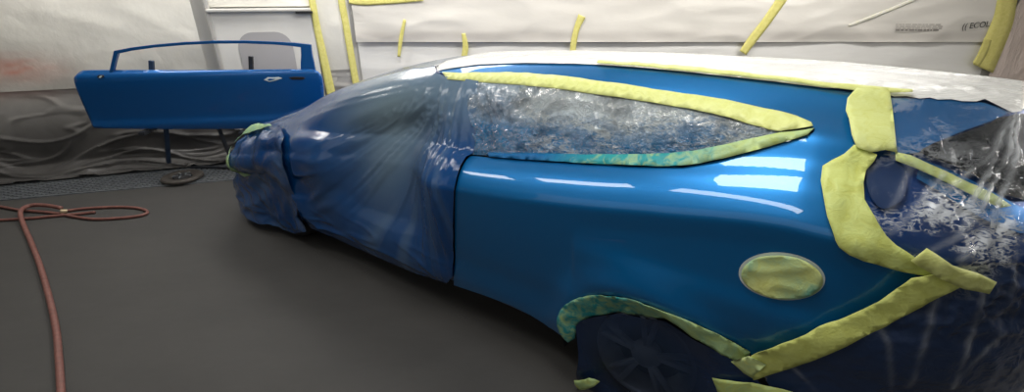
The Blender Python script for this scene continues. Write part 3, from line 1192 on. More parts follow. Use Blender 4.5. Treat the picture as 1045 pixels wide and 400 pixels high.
prism('window_frame', [(113, 74), (115.5, 63), (118, 51.5), (135, 48.2), (160, 45), (190, 42.5), (220, 41.2), (250, 41), (280, 42), (300, 43.2), (318, 45.2), (319, 55), (321, 64), (323, 74)],
      -0.01, 0.03, M['door_paint'], droot,
      [(117, 74), (119.5, 63), (122, 54.5), (136, 51.5), (160, 48.2), (190, 45.6), (220, 44.3), (250, 44.1), (280, 45.2), (297, 46.6), (307.5, 48), (308, 56), (307.5, 64), (307.5, 74)])
# handle recess, its bright edge, the lock hole and the mirror mount hole
o = prism('handle_recess', [(296, 78), (302, 77.3), (311, 77.6), (313, 79), (310, 80.4), (300, 80.4)], 0.04, 0.060, M['black'], droot)
o = prism('handle_bracket', [(271, 80.5), (275, 77.8), (281, 78.2), (286, 77.6), (290, 79), (284, 81), (277, 82.5)], 0.04, 0.061, M['gap'], droot)
prism('handle_bracket_hole', [(274.5, 80.4), (277, 78.9), (281, 79.3), (284, 79.3), (281, 80.6), (277, 81.5)], 0.05, 0.0625, M['door_paint'], droot)
prism('mirror_mount_hole', [(102.5, 77), (105, 75.4), (109, 75.6), (110.5, 77.2), (108, 78.8), (104.5, 79.0)], 0.03, 0.058, M['black'], droot)
prism('mirror_mount_clip', [(104, 78.2), (107, 76.2), (109, 76.6), (106.5, 78.8)], 0.05, 0.0600, M['gap'], droot)

# stand
st = empty('door_stand', on_floor(190, 178, 0))
tag(st, 'dark steel stand of slanted posts holding up the loose blue door', 'stand')
sl = st.location.copy()


def wp(px, py, k):
    return at_depth(px, py, k) - sl


def dback(px, py, off):                                # point behind the door plane
    return on_plane(px, py, DA - DN * off, DN) - sl


for top, mid, footpx, mat in (((154.5, 62), (169, 126), (172.5, 170), M['steelblue']), ((256, 57.5), (222, 128), (240, 172), M['steel'])):
    bm = bmesh.new()
    f_ = on_floor(*footpx, 0.02) - sl
    a = dback(top[0], top[1], 0.10); b = dback(top[0] + 1, 90, 0.10)
    c = dback(mid[0], mid[1], 0.12)
    add_bar(bm, a, b, 0.035, 0.035)
    add_bar(bm, b, c, 0.035, 0.035)
    add_bar(bm, c, f_, 0.034, 0.034)
    bm_obj('post', bm, mat, st)
bm = bmesh.new()
f1 = on_floor(172.5, 170, 0.02) - sl; f2 = on_floor(240, 172, 0.02) - sl
add_bar(bm, f1, f2, 0.035, 0.035)
bm_obj('foot_bar', bm, M['steel'], st)
for py in (122, 84):
    bm = bmesh.new()
    add_bar(bm, dback(120, py, 0.10), dback(300, py, 0.10), 0.035, 0.035)
    bm_obj('cross_rail', bm, M['steel'], st)
for px in (150, 250):
    bm = bmesh.new()
    p = dback(px, 131.0, 0.0)
    add_box(bm, p + Vector((0, 0, -0.025)), (0.05, 0.22, 0.03), Matrix.Rotation(droot.rotation_euler.z, 4, 'Z'))
    bm_obj('support_arm', bm, M['steel'], st)
# ------------------------------------------------------------------ the car
car = empty('car', CO, CAR_RZ)
tag(car, 'bright blue three-door car under masking film with one door removed', 'car')


def vz(u, z):
    zr = float(pchip(*ZR, min(max(u, S_F0), S_R0)))
    return (z - Z0) / (zr - Z0) * VS


ARCH_PX = [(582, 348), (574, 340), (571, 332), (571.5, 324), (574, 317), (579, 311), (585, 307), (594, 303), (605, 301.3), (618, 301), (631, 302.3), (647, 306), (663, 311.5), (676, 316.5), (689, 322),
           (705, 328), (722, 335.5), (735, 341.5), (748, 348), (764, 358)]
ARCH = uvs(ARCH_PX)
HUB_R, HUB_F = 2.80, 0.0
WIN_TOP = [(452, 75), (470, 76), (500, 75.5), (537, 76), (570, 79), (602, 83), (635, 87.5), (667, 93), (704, 98), (740, 104), (768, 110), (790, 115), (812, 121.5), (824, 126.5), (830, 130)]
WIN_TIP = [(832, 132), (830, 135)]
WIN_BOT = [(824, 138.5), (802, 145), (780, 151.5), (760, 157), (737, 163), (715, 168), (697, 170.7), (670, 170.8), (640, 170), (600, 168), (560, 165.5), (520, 162.5), (497, 160.5), (480, 159)]
DOOR_EDGE = [(476, 163), (470, 174), (466, 190), (464.5, 205), (464, 240), (464, 276), (463, 289)]

# outer painted quarter with roof rail
q_px = ([(446, 72.5), (453, 71), (470, 68.5), (489, 66), (512, 65), (537, 64.6), (570, 65), (602, 66), (635, 68), (667, 70.5), (704, 74), (740, 78), (775, 82), (810, 86), (840, 90), (866, 94), (906, 99.5)]
        + [(904, 118), (899, 135), (887, 152), (868, 172), (860, 192), (866, 218), (884, 248), (905, 262), (945, 272)]
        + [(925, 289), (890, 311), (838, 339), (800, 358), (772, 370)])
q_uv = uvs(q_px) + ARCH[::-1] + uvs([(574, 343), (560, 334), (540, 321), (520, 311), (490, 300), (463, 291)]) + uvs(DOOR_EDGE[::-1]) \
    + uvs(WIN_BOT[::-1]) + uvs(WIN_TIP[::-1]) + uvs(WIN_TOP[::-1])
o = patch('quarter_panel', q_uv, M['paint'], 0.0, step=0.0125, parent=car, true_normals=True)
tag(o, 'glossy bright blue rear quarter with roof rail')

# shell below everything: near half with openings, far half plain
af = [(HUB_F + 0.37 * math.cos(math.radians(a)), 0.33 + 0.37 * math.sin(math.radians(a))) for a in range(195, -16, -10)]
af = [(u, vz(u, z)) for u, z in af]
ar = [(2.42, vz(2.42, 0.26))] + ARCH + uvs([(772, 367), (785, 385), (795, 405)])
shell = ([(-1.34, 0.0)] + af + ar + [(3.32, 0.0), (4.43, 0.0), (4.43, 1.0), (-1.34, 1.0)])
opening = uvs([(330, 206), (322, 190), (318, 170), (322, 150), (345, 132), (365, 116), (398, 97), (430, 84), (452, 79)]) + uvs(WIN_TOP[2:]) + uvs(WIN_TIP) + uvs(WIN_BOT[:-2]) + \
    uvs([(478, 166), (473, 180), (468, 205), (467, 245), (462, 272), (440, 268), (400, 254), (360, 236)])
uv, fs = fill(shell, [opening], 0.05)
P = body_pts(uv, -0.010, world=False)
uvf, fsf = fill([(-1.34, 0.0)] + af + [(HUB_R + (u - HUB_F), vz(HUB_R + u - HUB_F, Z0 + v / VS * (float(pchip(*ZR, max(u, S_F0))) - Z0))) for u, v in af] + [(3.3, 0.0), (4.43, 0.0), (4.43, 1.0), (-1.34, 1.0)], [], 0.06)
Pf = body_pts(uvf, -0.010, world=False)
nP = len(P)
P = P + [Vector((p.x, -2 * T_MID - p.y, p.z - 0.04 * sstep(1.2, 1.4, p.z))) for p in Pf]
fs = fs + [[nP + k for k in f][::-1] for f in fsf]
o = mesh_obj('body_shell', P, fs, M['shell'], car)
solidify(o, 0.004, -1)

# darker bumper, tail glass, tail lamp (all seen through film)
v_mid = lambda x, y: uv_at(x, y)[1]
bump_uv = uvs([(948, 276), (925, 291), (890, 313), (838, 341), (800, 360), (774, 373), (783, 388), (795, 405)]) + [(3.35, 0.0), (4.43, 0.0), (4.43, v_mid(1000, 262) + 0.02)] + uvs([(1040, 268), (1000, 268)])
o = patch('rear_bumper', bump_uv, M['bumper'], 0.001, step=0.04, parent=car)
glass_uv = uvs([(938, 156), (952, 147), (985, 135), (1010, 126), (1035, 117)]) + [(4.43, uv_at(1038, 116)[1]), (4.43, uv_at(1040, 196)[1])] + uvs([(1040, 203), (1015, 190), (985, 175), (960, 164)])
o = patch('rear_window', smooth2(glass_uv, 2), M['glass'], 0.002, step=0.04, parent=car)
hatch_uv = uvs([(905, 100), (956, 101), (1004, 105), (1031, 114), (1010, 124), (985, 133), (952, 146), (936, 156), (909, 158), (906, 130)])
o = patch('tailgate_edge', hatch_uv, M['paint'], 0.001, step=0.03, parent=car, true_normals=True)
hatch_uv = uvs([(940, 163), (960, 170), (985, 181), (1015, 197), (1040, 211)]) + [(4.43, uv_at(1041, 212)[1]), (4.43, uv_at(1041, 240)[1])] + uvs([(1040, 238), (1000, 222), (965, 200), (935, 182)])
o = patch('tailgate_skin', hatch_uv, M['paint'], 0.001, step=0.03, parent=car, true_normals=True)
lamp_uv = uvs([(884, 170), (893, 163), (908, 161), (920, 168), (925, 182), (923, 200), (912, 210), (899, 213), (889, 203), (884, 188)])
o = patch('tail_lamp', smooth2(lamp_uv, 3), M['lamp'], 0.004, step=0.02, parent=car)
tag(o, 'bluish tail lamp seen through clear film')
# quarter glass
gq = uvs([(474, 80)] + WIN_TOP[2:]) + uvs(WIN_TIP) + uvs(WIN_BOT) + uvs([(482, 140)])
o = patch('quarter_window', gq, M['glass'], -0.022, step=0.04, parent=car)
ws_uv = [(0.30, vz(0.3, 0.99)), (0.55, 0.74), (0.85, 0.735), (1.15, 0.735), (1.30, 0.76), (1.34, 1.0), (0.10, 1.0), (0.14, 0.86)]
o = patch('windshield', ws_uv, M['glass'], -0.004, step=0.05, parent=car)
# far side glass
uvg, fg = fill([(0.75, vz(0.75, 1.0)), (1.2, vz(1.2, 1.25)), (1.6, .66), (2.8, .66), (3.0, vz(3.0, 1.32)), (2.6, vz(2.6, 1.17)), (1.6, vz(1.6, 1.03))], [], 0.05)
Pg = [Vector((p.x, -2 * T_MID - p.y, p.z - 0.03 * sstep(1.2, 1.4, p.z))) for p in body_pts(uvg, 0.002, world=False)]
mesh_obj('side_window', Pg, [f[::-1] for f in fg], M['glass'], car)
# fuel flap: round, standing a hair proud, under its tape patch; pale colour stands for its lit gap
cap_c = uv_at(798, 281.5)


def ell_px(cx, cy, rx, ry, rot=0.0, n=40):
    r = math.radians(rot)
    return [(cx + rx * math.cos(a) * math.cos(r) - ry * math.sin(a) * math.sin(r), cy + rx * math.cos(a) * math.sin(r) + ry * math.sin(a) * math.cos(r))
            for a in [2 * math.pi * k / n for k in range(n)]]


o = px_patch('fuel_flap', ell_px(798, 281.5, 44.3, 24.2, 6), M['gap'], off=0.0025, step=0.02, parent=car)
tag(o, 'round fuel flap with its lit gap painted pale')
# under-structure: floor, arch liners, seat
bm = bmesh.new()
add_box(bm, (1.6, 0.86, 0.235), (3.9, 1.35, 0.03))
add_box(bm, (0.62, 0.86, 0.60), (0.04, 1.45, 0.70))
add_box(bm, (2.45, 0.86, 0.50), (0.04, 1.45, 0.50))
o = bm_obj('cabin_floor', bm, M['inner'], car)
bm = bmesh.new()
add_box(bm, (1.42, 0.45, 0.46), (0.50, 0.46, 0.16))
add_box(bm, (1.74, 0.45, 0.80), (0.16, 0.46, 0.62), Matrix.Rotation(math.radians(14), 4, 'Y'))
add_box(bm, (1.84, 0.45, 1.16), (0.09, 0.24, 0.16), Matrix.Rotation(math.radians(12), 4, 'Y'))
o = bm_obj('front_seat', bm, M['fabric'], car); bevel(o, 0.05, 4)
bm = bmesh.new()
add_box(bm, (0.78, 0.86, 0.82), (0.40, 1.40, 0.20))
o = bm_obj('dashboard', bm, M['inner'], car); bevel(o, 0.05, 3)
for hx in (HUB_R, HUB_F):
    vs, fs = [], []
    n = 20
    for i in range(n + 1):
        a = math.radians(-20 + 220 * i / n)
        for y in (0.05, 0.42):
            vs.append(Vector((hx + 0.39 * math.cos(a), y, 0.33 + 0.39 * math.sin(a))))
    for i in range(n): fs.append([2 * i, 2 * i + 1, 2 * i + 3, 2 * i + 2])
    b = len(vs)
    vs += [Vector((hx + 0.39 * math.cos(math.radians(-20 + 220 * i / n)), 0.42, 0.33 + 0.39 * math.sin(math.radians(-20 + 220 * i / n)))) for i in range(n + 1)]
    fs.append(list(range(b, b + n + 1)))
    mesh_obj('arch_liner', vs, fs, M['inner'], car)


# wheels: child meshes of a wheel part; outer face looks along -y
def wheel(hx, y_face, R, side=1):
    w = 0.20
    prof = [(R * 0.70, 0.0), (R * 0.74, -0.006), (R * 0.86, -0.010), (R * 0.95, 0.0), (R, 0.028), (R, w - 0.028), (R * 0.95, w), (R * 0.7, w), (R * 0.68, w * 0.5), (R * 0.70, 0.0)]
    vs, fs = lathe(prof, 64)

    def tf(v): return Vector((hx + v.x, y_face + v.z * side, R + v.y))
    t = mesh_obj('wheel_tyre', [tf(v) for v in vs], fs, M['rubber'], car)
    prof = [(R * 0.70, 0.004), (R * 0.66, 0.0), (R * 0.63, 0.012), (R * 0.62, 0.06), (R * 0.60, 0.17)]
    vs, fs = lathe(prof, 64)
    rim = mesh_obj('rim', [tf(v) for v in vs], fs, M['rim'], t)
    # five twin spokes
    bm = bmesh.new()
    for k in range(5):
        for dlt in (-0.16, 0.16):
            a = math.radians(72 * k + 18) + dlt
            a2 = math.radians(72 * k + 18) + dlt * 0.55
            p0 = Vector((0.055 * math.cos(a2 * 1), 0.055 * math.sin(a2), 0.022))
            p1 = Vector((R * 0.645 * math.cos(a), R * 0.645 * math.sin(a), 0.012))
            add_bar(bm, tf(p0), tf(p1), 0.026, 0.022)
    sp = bm_obj('spokes', bm, M['rim'], t); bevel(sp, 0.006)
    vs, fs = lathe([(0.0, 0.004), (0.025, 0.004), (0.032, 0.01), (0.06, 0.014), (0.07, 0.03), (0.06, 0.06)], 32)
    mesh_obj('hub_cap', [tf(v) for v in vs], fs, M['rim'], t)
    vs, fs = lathe([(0.0, 0.075), (0.15, 0.075), (0.15, 0.09)], 40)
    mesh_obj('brake_disc', [tf(v) for v in vs], fs, M['steel'], t)
    return t


wheel(HUB_R, 0.075, 0.315)
wheel(HUB_F, 0.075, 0.315)
wheel(HUB_R, 2 * -T_MID - 0.075, 0.315, -1)
wheel(HUB_F, 2 * -T_MID - 0.075, 0.315, -1)

# ------------------------------------------------------------------ masking film over the car
ap_u, ap_v = uv_at(468, 84)
hz_u, hz_v = uv_at(398, 128)
sl_u, sl_v = uv_at(458, 262)


def fold_front(u, v):
    du, dv = u - ap_u, (v - ap_v) * VSC
    r = math.hypot(du, dv) + 1e-6
    th = math.atan2(dv, du)
    w = 0.0
    # pleats gathered at the roof corner and fanning down
    f = nz(th * 7.0, r * 0.6, 2.0) + 0.5 * nz(th * 17.0, r * 0.8, 5.0)
    fan = math.exp(-((th + 1.9) / 1.1) ** 2) * sstep(0.03, 0.3, r) * sstep(1.5, 0.5, r)
    w += (0.016 * math.exp(-(f / 0.13) ** 2) + 0.006 * f) * fan
    # sagging folds at the fender side and along the sill
    fy = nz(u * 1.6 + v * 2.6, v * 6.5 - u * 2.2, 7.0)
    w += 0.020 * (math.exp(-(fy / 0.12) ** 2) + 0.4 * fy) * math.exp(-((u - 0.38) / 0.34) ** 2) * sstep(0.50, 0.28, v)
    fs_ = nz(u * 2.2, v * 16 + u * 1.0, 9.0)
    w += 0.012 * math.exp(-(fs_ / 0.12) ** 2) * sstep(0.20, 0.02, v)
    fe = nz((u - sl_u) * 16 + v * 2, v * 2.0, 11.0)
    w += 0.014 * math.exp(-(fe / 0.14) ** 2) * math.exp(-((u - sl_u) / 0.22) ** 2)
    w += 0.010 * nz(u * 1.7, v * 2.5, 13)
    # hollow where it hangs across the open doorway
    hollow = sstep(0.55, 0.95, u) * sstep(1.85, 1.5, u) * sstep(0.03, 0.15, v) * sstep(0.70, 0.55, v)
    edge = min(1.0, edge_d(u, v, f_poly) / 0.12)
    return 0.012 + 0.014 * edge + max(-0.008, w) * (0.25 + 0.75 * edge) - 0.03 * hollow * 0.6


def spray_front(u, v):
    haze = math.exp(-((u - hz_u) / 0.34) ** 2 - (((v - hz_v) * VSC) / (0.26 if v > hz_v else 0.52)) ** 2)
    topz = sstep(0.46, 0.66, v) * sstep(0.45, 1.0, u)
    k = 1.0 - 0.62 * haze - 0.45 * topz
    k += 0.12 * nz(u * 3, v * 2.0, 21)
    du, dv = u - ap_u, (v - ap_v) * VSC
    th = math.atan2(dv, du); r = math.hypot(du, dv)
    k -= 0.45 * max(0, nz(th * 9, r, 3.0)) * math.exp(-((th + 1.75) / 0.5) ** 2)
    return max(0.0, min(1.0, k))


def flat_front(u, v):
    du = sstep(0.40, 1.05, u) * (sstep(sl_u + 0.02, sl_u - 0.38, u))
    if du <= 0 or not in_poly(u, v, opening): return 0.0
    return 0.75 * du * sstep(0.06, 0.2, v) * sstep(0.69, 0.5, v) * sstep(0.0, 0.28, edge_d(u, v, opening))


f_poly = (uvs([(458, 287), (463, 281), (464, 240), (464.5, 205), (466.5, 190), (470.5, 174), (477, 162), (484, 158), (486, 150), (487, 130), (488, 110), (489, 92), (490, 84), (480, 82.5), (458, 80), (446, 76)])
          + [(1.33, 0.72), (1.36, 0.80), (1.36, 1.0), (-0.9, 1.0), (-1.0, 0.76)]
          + uvs([(250, 139), (270, 134), (288, 132), (291, 142), (291, 153), (293, 172), (297, 191), (302, 208), (309, 222), (318, 231), (334, 238), (356, 248), (377, 257), (400, 267), (424, 277)]))
o = patch('masking_film', f_poly, M['f_front'], fold_front, step=0.016, flat=flat_front, spray=spray_front, alpha=lambda u, v: 0.35 + 0.6 * spray_front(u, v))
tag(o, 'large blue-dusted plastic film draped over the open doorway and windscreen', 'masking film')

fw_poly = uvs([(289, 130), (295, 142), (296, 153), (298, 172), (303, 191), (309, 208), (315, 222), (319, 231), (307, 239), (292, 243)]) + [(-0.5, -0.11), (-0.8, -0.10), (-1.1, -0.08), (-1.28, -0.05), (-1.30, 0.3), (-1.2, 0.62)] + uvs([(250, 138), (268, 133)])


def off_fw(u, v):
    w = 0.020 * (1 - 2.4 * abs(nz(u * 3.4, v * 5.0 + u, 31))) + 0.012 * (1 - 2.4 * abs(nz(u * 8, v * 9, 33)))
    ul = 0.16
    edge = math.exp(-((u - ul) / 0.12) ** 2)
    return 0.030 + max(-0.01, w) + 0.05 * sstep(0.25, -0.05, v) * math.exp(-((u + 0.15) / 0.6) ** 2) - 0.012 * edge + 0.085 * math.exp(-((u + 0.62) / 0.38) ** 2) * sstep(0.42, 0.16, v)


o = patch('masking_film', fw_poly, M['f_fwheel'], off_fw, step=0.024, spray=lambda u, v: 0.86 + 0.4 * nz(u * 4, v * 4, 3), alpha=lambda u, v: 0.9)
tag(o, 'crumpled dark blue film bagging the front wheel and wing', 'masking film')

# quarter window film
wf_px = [(470, 79), (492, 80), (515, 82), (537, 84), (570, 87.5), (602, 92), (635, 97), (667, 102.5), (704, 109), (740, 117), (770, 125), (790, 131), (798, 134), (790, 138), (770, 143), (738, 151), (700, 158), (670, 161), (640, 161),
         (600, 160.5), (560, 159.5), (525, 159), (500, 158.5), (480, 158), (474, 140), (470, 110)]
wf_uv = uvs(wf_px)
pl_u, pl_v = uv_at(505, 165)
wt_v, wb_v = uv_at(600, 95)[1], uv_at(600, 158)[1]


def off_win(u, v):
    e = nz(u * 5, v * 9, 41)
    a = 1 - 2.4 * abs(nz(u * 9 + v * 3, v * 22 + e, 43))
    b = 1 - 2.4 * abs(nz(u * 22, v * 40, 45))
    d = 1 - 2.4 * abs(nz(u * 3.0 - v * 6, v * 9 + u * 2, 47))
    th = math.atan2((v - pl_v) * VSC, u - pl_u)
    c = (1 - 2.4 * abs(nz(th * 6, 3.0, 49))) * math.exp(-((u - pl_u - 0.1) / 0.25) ** 2)
    ed = min(1.0, edge_d(u, v, wf_uv) / 0.05)
    return 0.0 + max(-0.006, 0.010 * a + 0.006 * b + 0.010 * d + 0.014 * c) * ed


def spray_win(u, v):
    q = (v - wb_v - 0.06 * (u - 2.3)) / (wt_v - wb_v) + 0.25 * nz(u * 3, v * 6, 12)
    return max(0.0, min(1.0, 0.95 * sstep(0.80, 0.10, q) + 0.3 * nz(u * 5, v * 12, 2) + 0.05 + 0.5 * sstep(pl_u + 0.30, pl_u - 0.05, u)))


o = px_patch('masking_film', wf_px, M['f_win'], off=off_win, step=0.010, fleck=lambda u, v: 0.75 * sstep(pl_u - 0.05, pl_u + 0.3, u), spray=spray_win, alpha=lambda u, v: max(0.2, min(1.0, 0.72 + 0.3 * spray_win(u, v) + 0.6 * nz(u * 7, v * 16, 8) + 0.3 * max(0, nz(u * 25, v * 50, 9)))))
tag(o, 'crinkled silvery film filling the tapered rear side window', 'masking film')

# roof film
near = uvs([(447, 73), (453, 71.5), (470, 69), (489, 66.5), (512, 65.5), (537, 65), (570, 65.5), (602, 66.5), (635, 68.5), (667, 71), (704, 74.5), (740, 78.5), (775, 82.5), (810, 86.5), (840, 90.5), (875, 92), (900, 95.5), (912, 99.5), (924, 99), (938, 101.5), (948, 100.5), (956, 102.5), (970, 102), (980, 104), (995, 104.5),
            (1004, 102.5), (1012, 106), (1022, 111), (1031, 115.5), (1040, 114)])
vr = near[-1][1]
roof_uv = near + [(4.0, vr + 0.01), (4.44, vr + 0.02), (4.44, 1.0)]
far = [(u, 2 - v) for u, v in near]
# near half and far half joined along the centre line
roof_poly = near + [(3.95, vr + 0.01), (4.42, vr + 0.015), (4.42, 2 - vr - 0.015), (3.95, 2 - vr - 0.01)] + far[::-1] + [(1.32, 1.25), (1.30, 1.0), (1.32, 0.75)]


near_line = near + [(4.44, vr), (4.5, 1.0), (1.0, 1.0)]


def off_roof(u, v):
    if v > 1: return 0.010
    e = min(1.0, abs(v - VS) / 0.12)
    r1 = 1 - 2.4 * abs(nz(u * 2.0 + v * 4, v * 20 - u * 1.2, 51))
    r2 = 1 - 2.4 * abs(nz(u * 8 + v * 10, v * 30 + u * 2, 53))
    ed = math.exp(-((min(v, 2 - v) - 0.74) / 0.05) ** 2)
    b = min(1.0, edge_d(u, v, near_line) / 0.05)
    return 0.004 + 0.006 * b + max(-0.003, 0.006 * r1 * e + 0.008 * r2 * ed) * (0.3 + 0.7 * b)


o = patch('masking_film', roof_poly, M['f_roof'], off_roof, step=0.022, spray=lambda u, v: 0.10 + 0.25 * nz(u * 3, v * 12, 3), alpha=0.9)
tag(o, 'wide white crinkled film covering the whole roof', 'masking film')

# tail film
tb_px = [(906, 101), (930, 101), (956, 102), (980, 104), (1004, 106), (1020, 111), (1031, 115)]
tail_poly = uvs(tb_px) + [(4.0, vr - 0.005), (4.42, vr), (4.42, -0.04), (3.3, -0.06)] + uvs([(795, 405), (783, 388), (774, 374), (800, 362), (838, 342), (890, 313), (930, 291), (950, 279), (935, 268), (905, 252), (893, 230), (880, 205), (880, 184), (890, 166), (909, 152), (907, 125)])
tv_glass = uv_at(980, 137)[1]
cen = [uv_at(*p) for p in ((890, 250), (1000, 270))]


def blue_tri(u, v):
    """1 on the blue flank under the film, fading over the black glass"""
    p = uv_at
    return 0


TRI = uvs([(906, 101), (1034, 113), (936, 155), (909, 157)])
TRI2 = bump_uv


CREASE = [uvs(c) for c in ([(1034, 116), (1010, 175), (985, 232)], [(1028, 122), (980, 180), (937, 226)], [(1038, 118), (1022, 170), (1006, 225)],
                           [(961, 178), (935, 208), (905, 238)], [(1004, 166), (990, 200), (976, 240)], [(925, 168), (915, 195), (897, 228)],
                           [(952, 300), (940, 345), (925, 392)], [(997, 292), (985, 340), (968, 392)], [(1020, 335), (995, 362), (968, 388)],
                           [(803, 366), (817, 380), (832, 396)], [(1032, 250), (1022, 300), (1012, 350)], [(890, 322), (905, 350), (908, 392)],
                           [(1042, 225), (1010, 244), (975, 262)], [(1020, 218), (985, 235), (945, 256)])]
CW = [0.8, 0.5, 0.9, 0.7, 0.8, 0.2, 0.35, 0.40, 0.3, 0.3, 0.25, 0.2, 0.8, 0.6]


def crease(u, v):  # ridge lines, also whitened in the colour as painted specular streaks
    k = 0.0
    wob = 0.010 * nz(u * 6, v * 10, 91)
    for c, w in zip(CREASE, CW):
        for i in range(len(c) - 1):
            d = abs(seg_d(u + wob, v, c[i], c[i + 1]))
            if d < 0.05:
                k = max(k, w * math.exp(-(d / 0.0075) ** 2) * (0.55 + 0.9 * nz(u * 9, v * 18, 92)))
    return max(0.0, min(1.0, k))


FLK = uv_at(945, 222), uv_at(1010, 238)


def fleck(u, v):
    """bright glints painted on the film between lamp and bumper"""
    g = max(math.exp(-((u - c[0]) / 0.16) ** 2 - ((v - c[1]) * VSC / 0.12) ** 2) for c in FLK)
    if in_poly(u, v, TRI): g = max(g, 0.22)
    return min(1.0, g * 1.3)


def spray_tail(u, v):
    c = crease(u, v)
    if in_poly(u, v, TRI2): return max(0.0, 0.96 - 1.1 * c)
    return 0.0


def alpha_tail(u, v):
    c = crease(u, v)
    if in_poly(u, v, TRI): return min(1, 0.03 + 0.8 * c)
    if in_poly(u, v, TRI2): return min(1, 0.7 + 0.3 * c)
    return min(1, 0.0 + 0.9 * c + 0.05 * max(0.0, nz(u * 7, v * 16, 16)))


def off_tail(u, v):
    a = 1 - 2.5 * abs(nz(u * 5 + v * 6, v * 12 - u * 2, 63))
    b = 1 - 2.4 * abs(nz(u * 14, v * 26, 65))
    mid = sstep(0.33, 0.45, v) * sstep(0.72, 0.66, v)
    ed = min(1.0, edge_d(u, v, tail_poly) / 0.10)
    return 0.009 + (0.012 * crease(u, v) + max(-0.003, (0.010 * a + 0.009 * b + 0.006 * (1 - 2.4 * abs(nz(u * 30, v * 55, 66)))) * (0.25 + 0.75 * mid))) * ed


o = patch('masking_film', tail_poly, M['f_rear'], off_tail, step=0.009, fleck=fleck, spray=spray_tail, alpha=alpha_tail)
tag(o, 'clear creased film wrapped round the tail over black glass and lamp', 'masking film')

# rear wheel film
rw_px = [(588, 330), (593, 324), (608, 319), (634, 316), (655, 319), (680, 324), (702, 338), (725, 352), (748, 366), (770, 382), (790, 402)]
rw_poly = uvs(rw_px) + [(3.22, -0.08), (2.9, -0.112), (2.55, -0.10)] + uvs([(597, 386), (592, 360)])


def off_rw(u, v):
    r = math.hypot(u - HUB_R, (v - vz(HUB_R, 0.33)) * VSC * 0.9)
    return 0.004 + 0.05 * math.exp(-(r / 0.22) ** 2) + 0.03 * sstep(0.2, -0.05, v) + 0.008 * (1 - 2.4 * abs(nz(u * 4, v * 6, 71)))


HUBV = vz(HUB_R, 0.30)
o = patch('masking_film', rw_poly, M['f_wheel'], off_rw, step=0.02, spray=lambda u, v: 0.95 - 0.3 * math.exp(-(math.hypot(u - HUB_R, (v - HUBV) * VSC) / 0.25) ** 4),
          alpha=lambda u, v: 0.85 - 0.62 * math.exp(-(math.hypot(u - HUB_R, (v - HUBV) * VSC) / 0.25) ** 4))
tag(o, 'dark see-through film hanging over the rear wheel', 'masking film')

# ------------------------------------------------------------------ masking tape on the car
def band(outer, inner):
    return outer + inner[::-1]


def tape(name_label, px, mat, off=0.008, spray=0.0, smooth=0, step=0.02, cat='masking tape', group=None, name='masking_tape', thick=0.0015, wr=0.004):
    def of(u, v):
        return off + wr * max(0, 1 - 2.6 * abs(nz(u * 11, v * 24, off * 500)))
    o = px_patch(name, px, mat, smooth=smooth, off=of, step=step, spray=spray, thick=thick)
    return tag(o, name_label, cat, group)


IN_TOP = [(458, 82.5), (476, 84), (500, 85.5), (537, 88.5), (570, 92), (602, 96.5), (635, 101), (667, 106.5), (704, 113), (740, 121), (764, 128), (784, 133.5), (795, 135.5)]
IN_BOT = [(796, 137), (784, 139), (764, 143), (737, 149), (710, 154.5), (680, 157.5), (640, 158.5), (600, 158.5), (565, 157.5), (530, 157), (498, 157)]
tape('pale yellow tape along the top edge of the rear side window', band(WIN_TOP[:-1] + [(827, 128), (829.5, 131.5)], IN_TOP), M['tape_pale'], 0.009, 0.02)
BOT_OUT = [(830.5, 133), (824, 139), (802, 145.5), (780, 152), (760, 157.5), (737, 163.5), (715, 168.5), (697, 171.2), (670, 171.3), (640, 170.5), (600, 168.5), (572, 166.5), (530, 164), (500, 161.5)]
u_a, u_b = uv_at(800, 140)[0], uv_at(560, 162)[0]
tape('green-dusted tape along the bottom edge of the rear side window', band(BOT_OUT, IN_BOT), M['tape_teal'], 0.008, lambda u, v: 0.16 + 0.78 * sstep(u_a - 0.05, u_a - 0.42, u) + 1.0 * sstep(u_b + 0.30, u_b - 0.08, u))
tape('thin yellow tape line between blue roof rail and white roof film',
     band([(610, 66.5), (640, 68), (667, 70), (704, 73), (740, 76.5), (775, 80.5), (810, 84), (845, 88.5), (875, 91.5), (905, 94.5), (928, 96.5)],
          [(610, 68), (640, 70), (667, 72.5), (704, 76.5), (740, 80), (775, 84), (810, 88), (845, 93), (872, 97), (905, 99), (928, 98.5)]), M['tape_pale'], 0.017, 0.0)
tape('broad yellow tape down the rear pillar above the tail lamp',
     [(872, 95), (885, 95.5), (905, 98), (907, 115), (909, 135), (912, 158), (900, 156), (886, 158), (872, 153), (867, 142), (864, 128), (861, 118), (863, 105)], M['tape_pale'], 0.020, lambda u, v: 0.05, step=0.018)
tape('crumpled yellow tape curving round the front of the tail lamp',
     [(870, 150), (880, 153), (893, 160), (890, 166), (882, 176), (879, 190), (880, 206), (886, 217), (894, 230), (902, 241), (912, 250), (930, 259), (955, 268), (960, 280), (940, 278), (920, 274), (900, 269), (880, 262), (866, 256), (856, 249), (849, 238), (843, 221), (839, 203), (836, 188), (838, 173), (848, 166), (860, 159)],
     M['tape'], 0.014, lambda u, v: 0.10, step=0.016, wr=0.009)
tape('long yellow tape slanting along the bumper seam below the fuel flap',
     [(925, 276.5), (955, 272), (976, 282), (956, 294), (934, 306), (907, 322), (880, 337), (850, 351), (821, 363), (796, 373), (771, 382), (760, 371), (767, 356), (800, 343), (835, 328.5), (866, 315), (893, 301)], M['tape'], 0.030, lambda u, v: 0.04, step=0.018)
tape('loose yellow tape tab sticking out at the tail beyond the bumper seam', [(922, 258), (936, 253), (961, 263), (985, 270), (1003, 279), (995, 290), (972, 285), (948, 274)], M['tape_pale'], 0.040, 0.0)
tape('short yellow tape tab joining the wheel arch and bumper seam', [(745, 361), (765, 355), (784, 364), (776, 372), (768, 379), (757, 373)], M['tape_pale'], 0.037, 0.25)
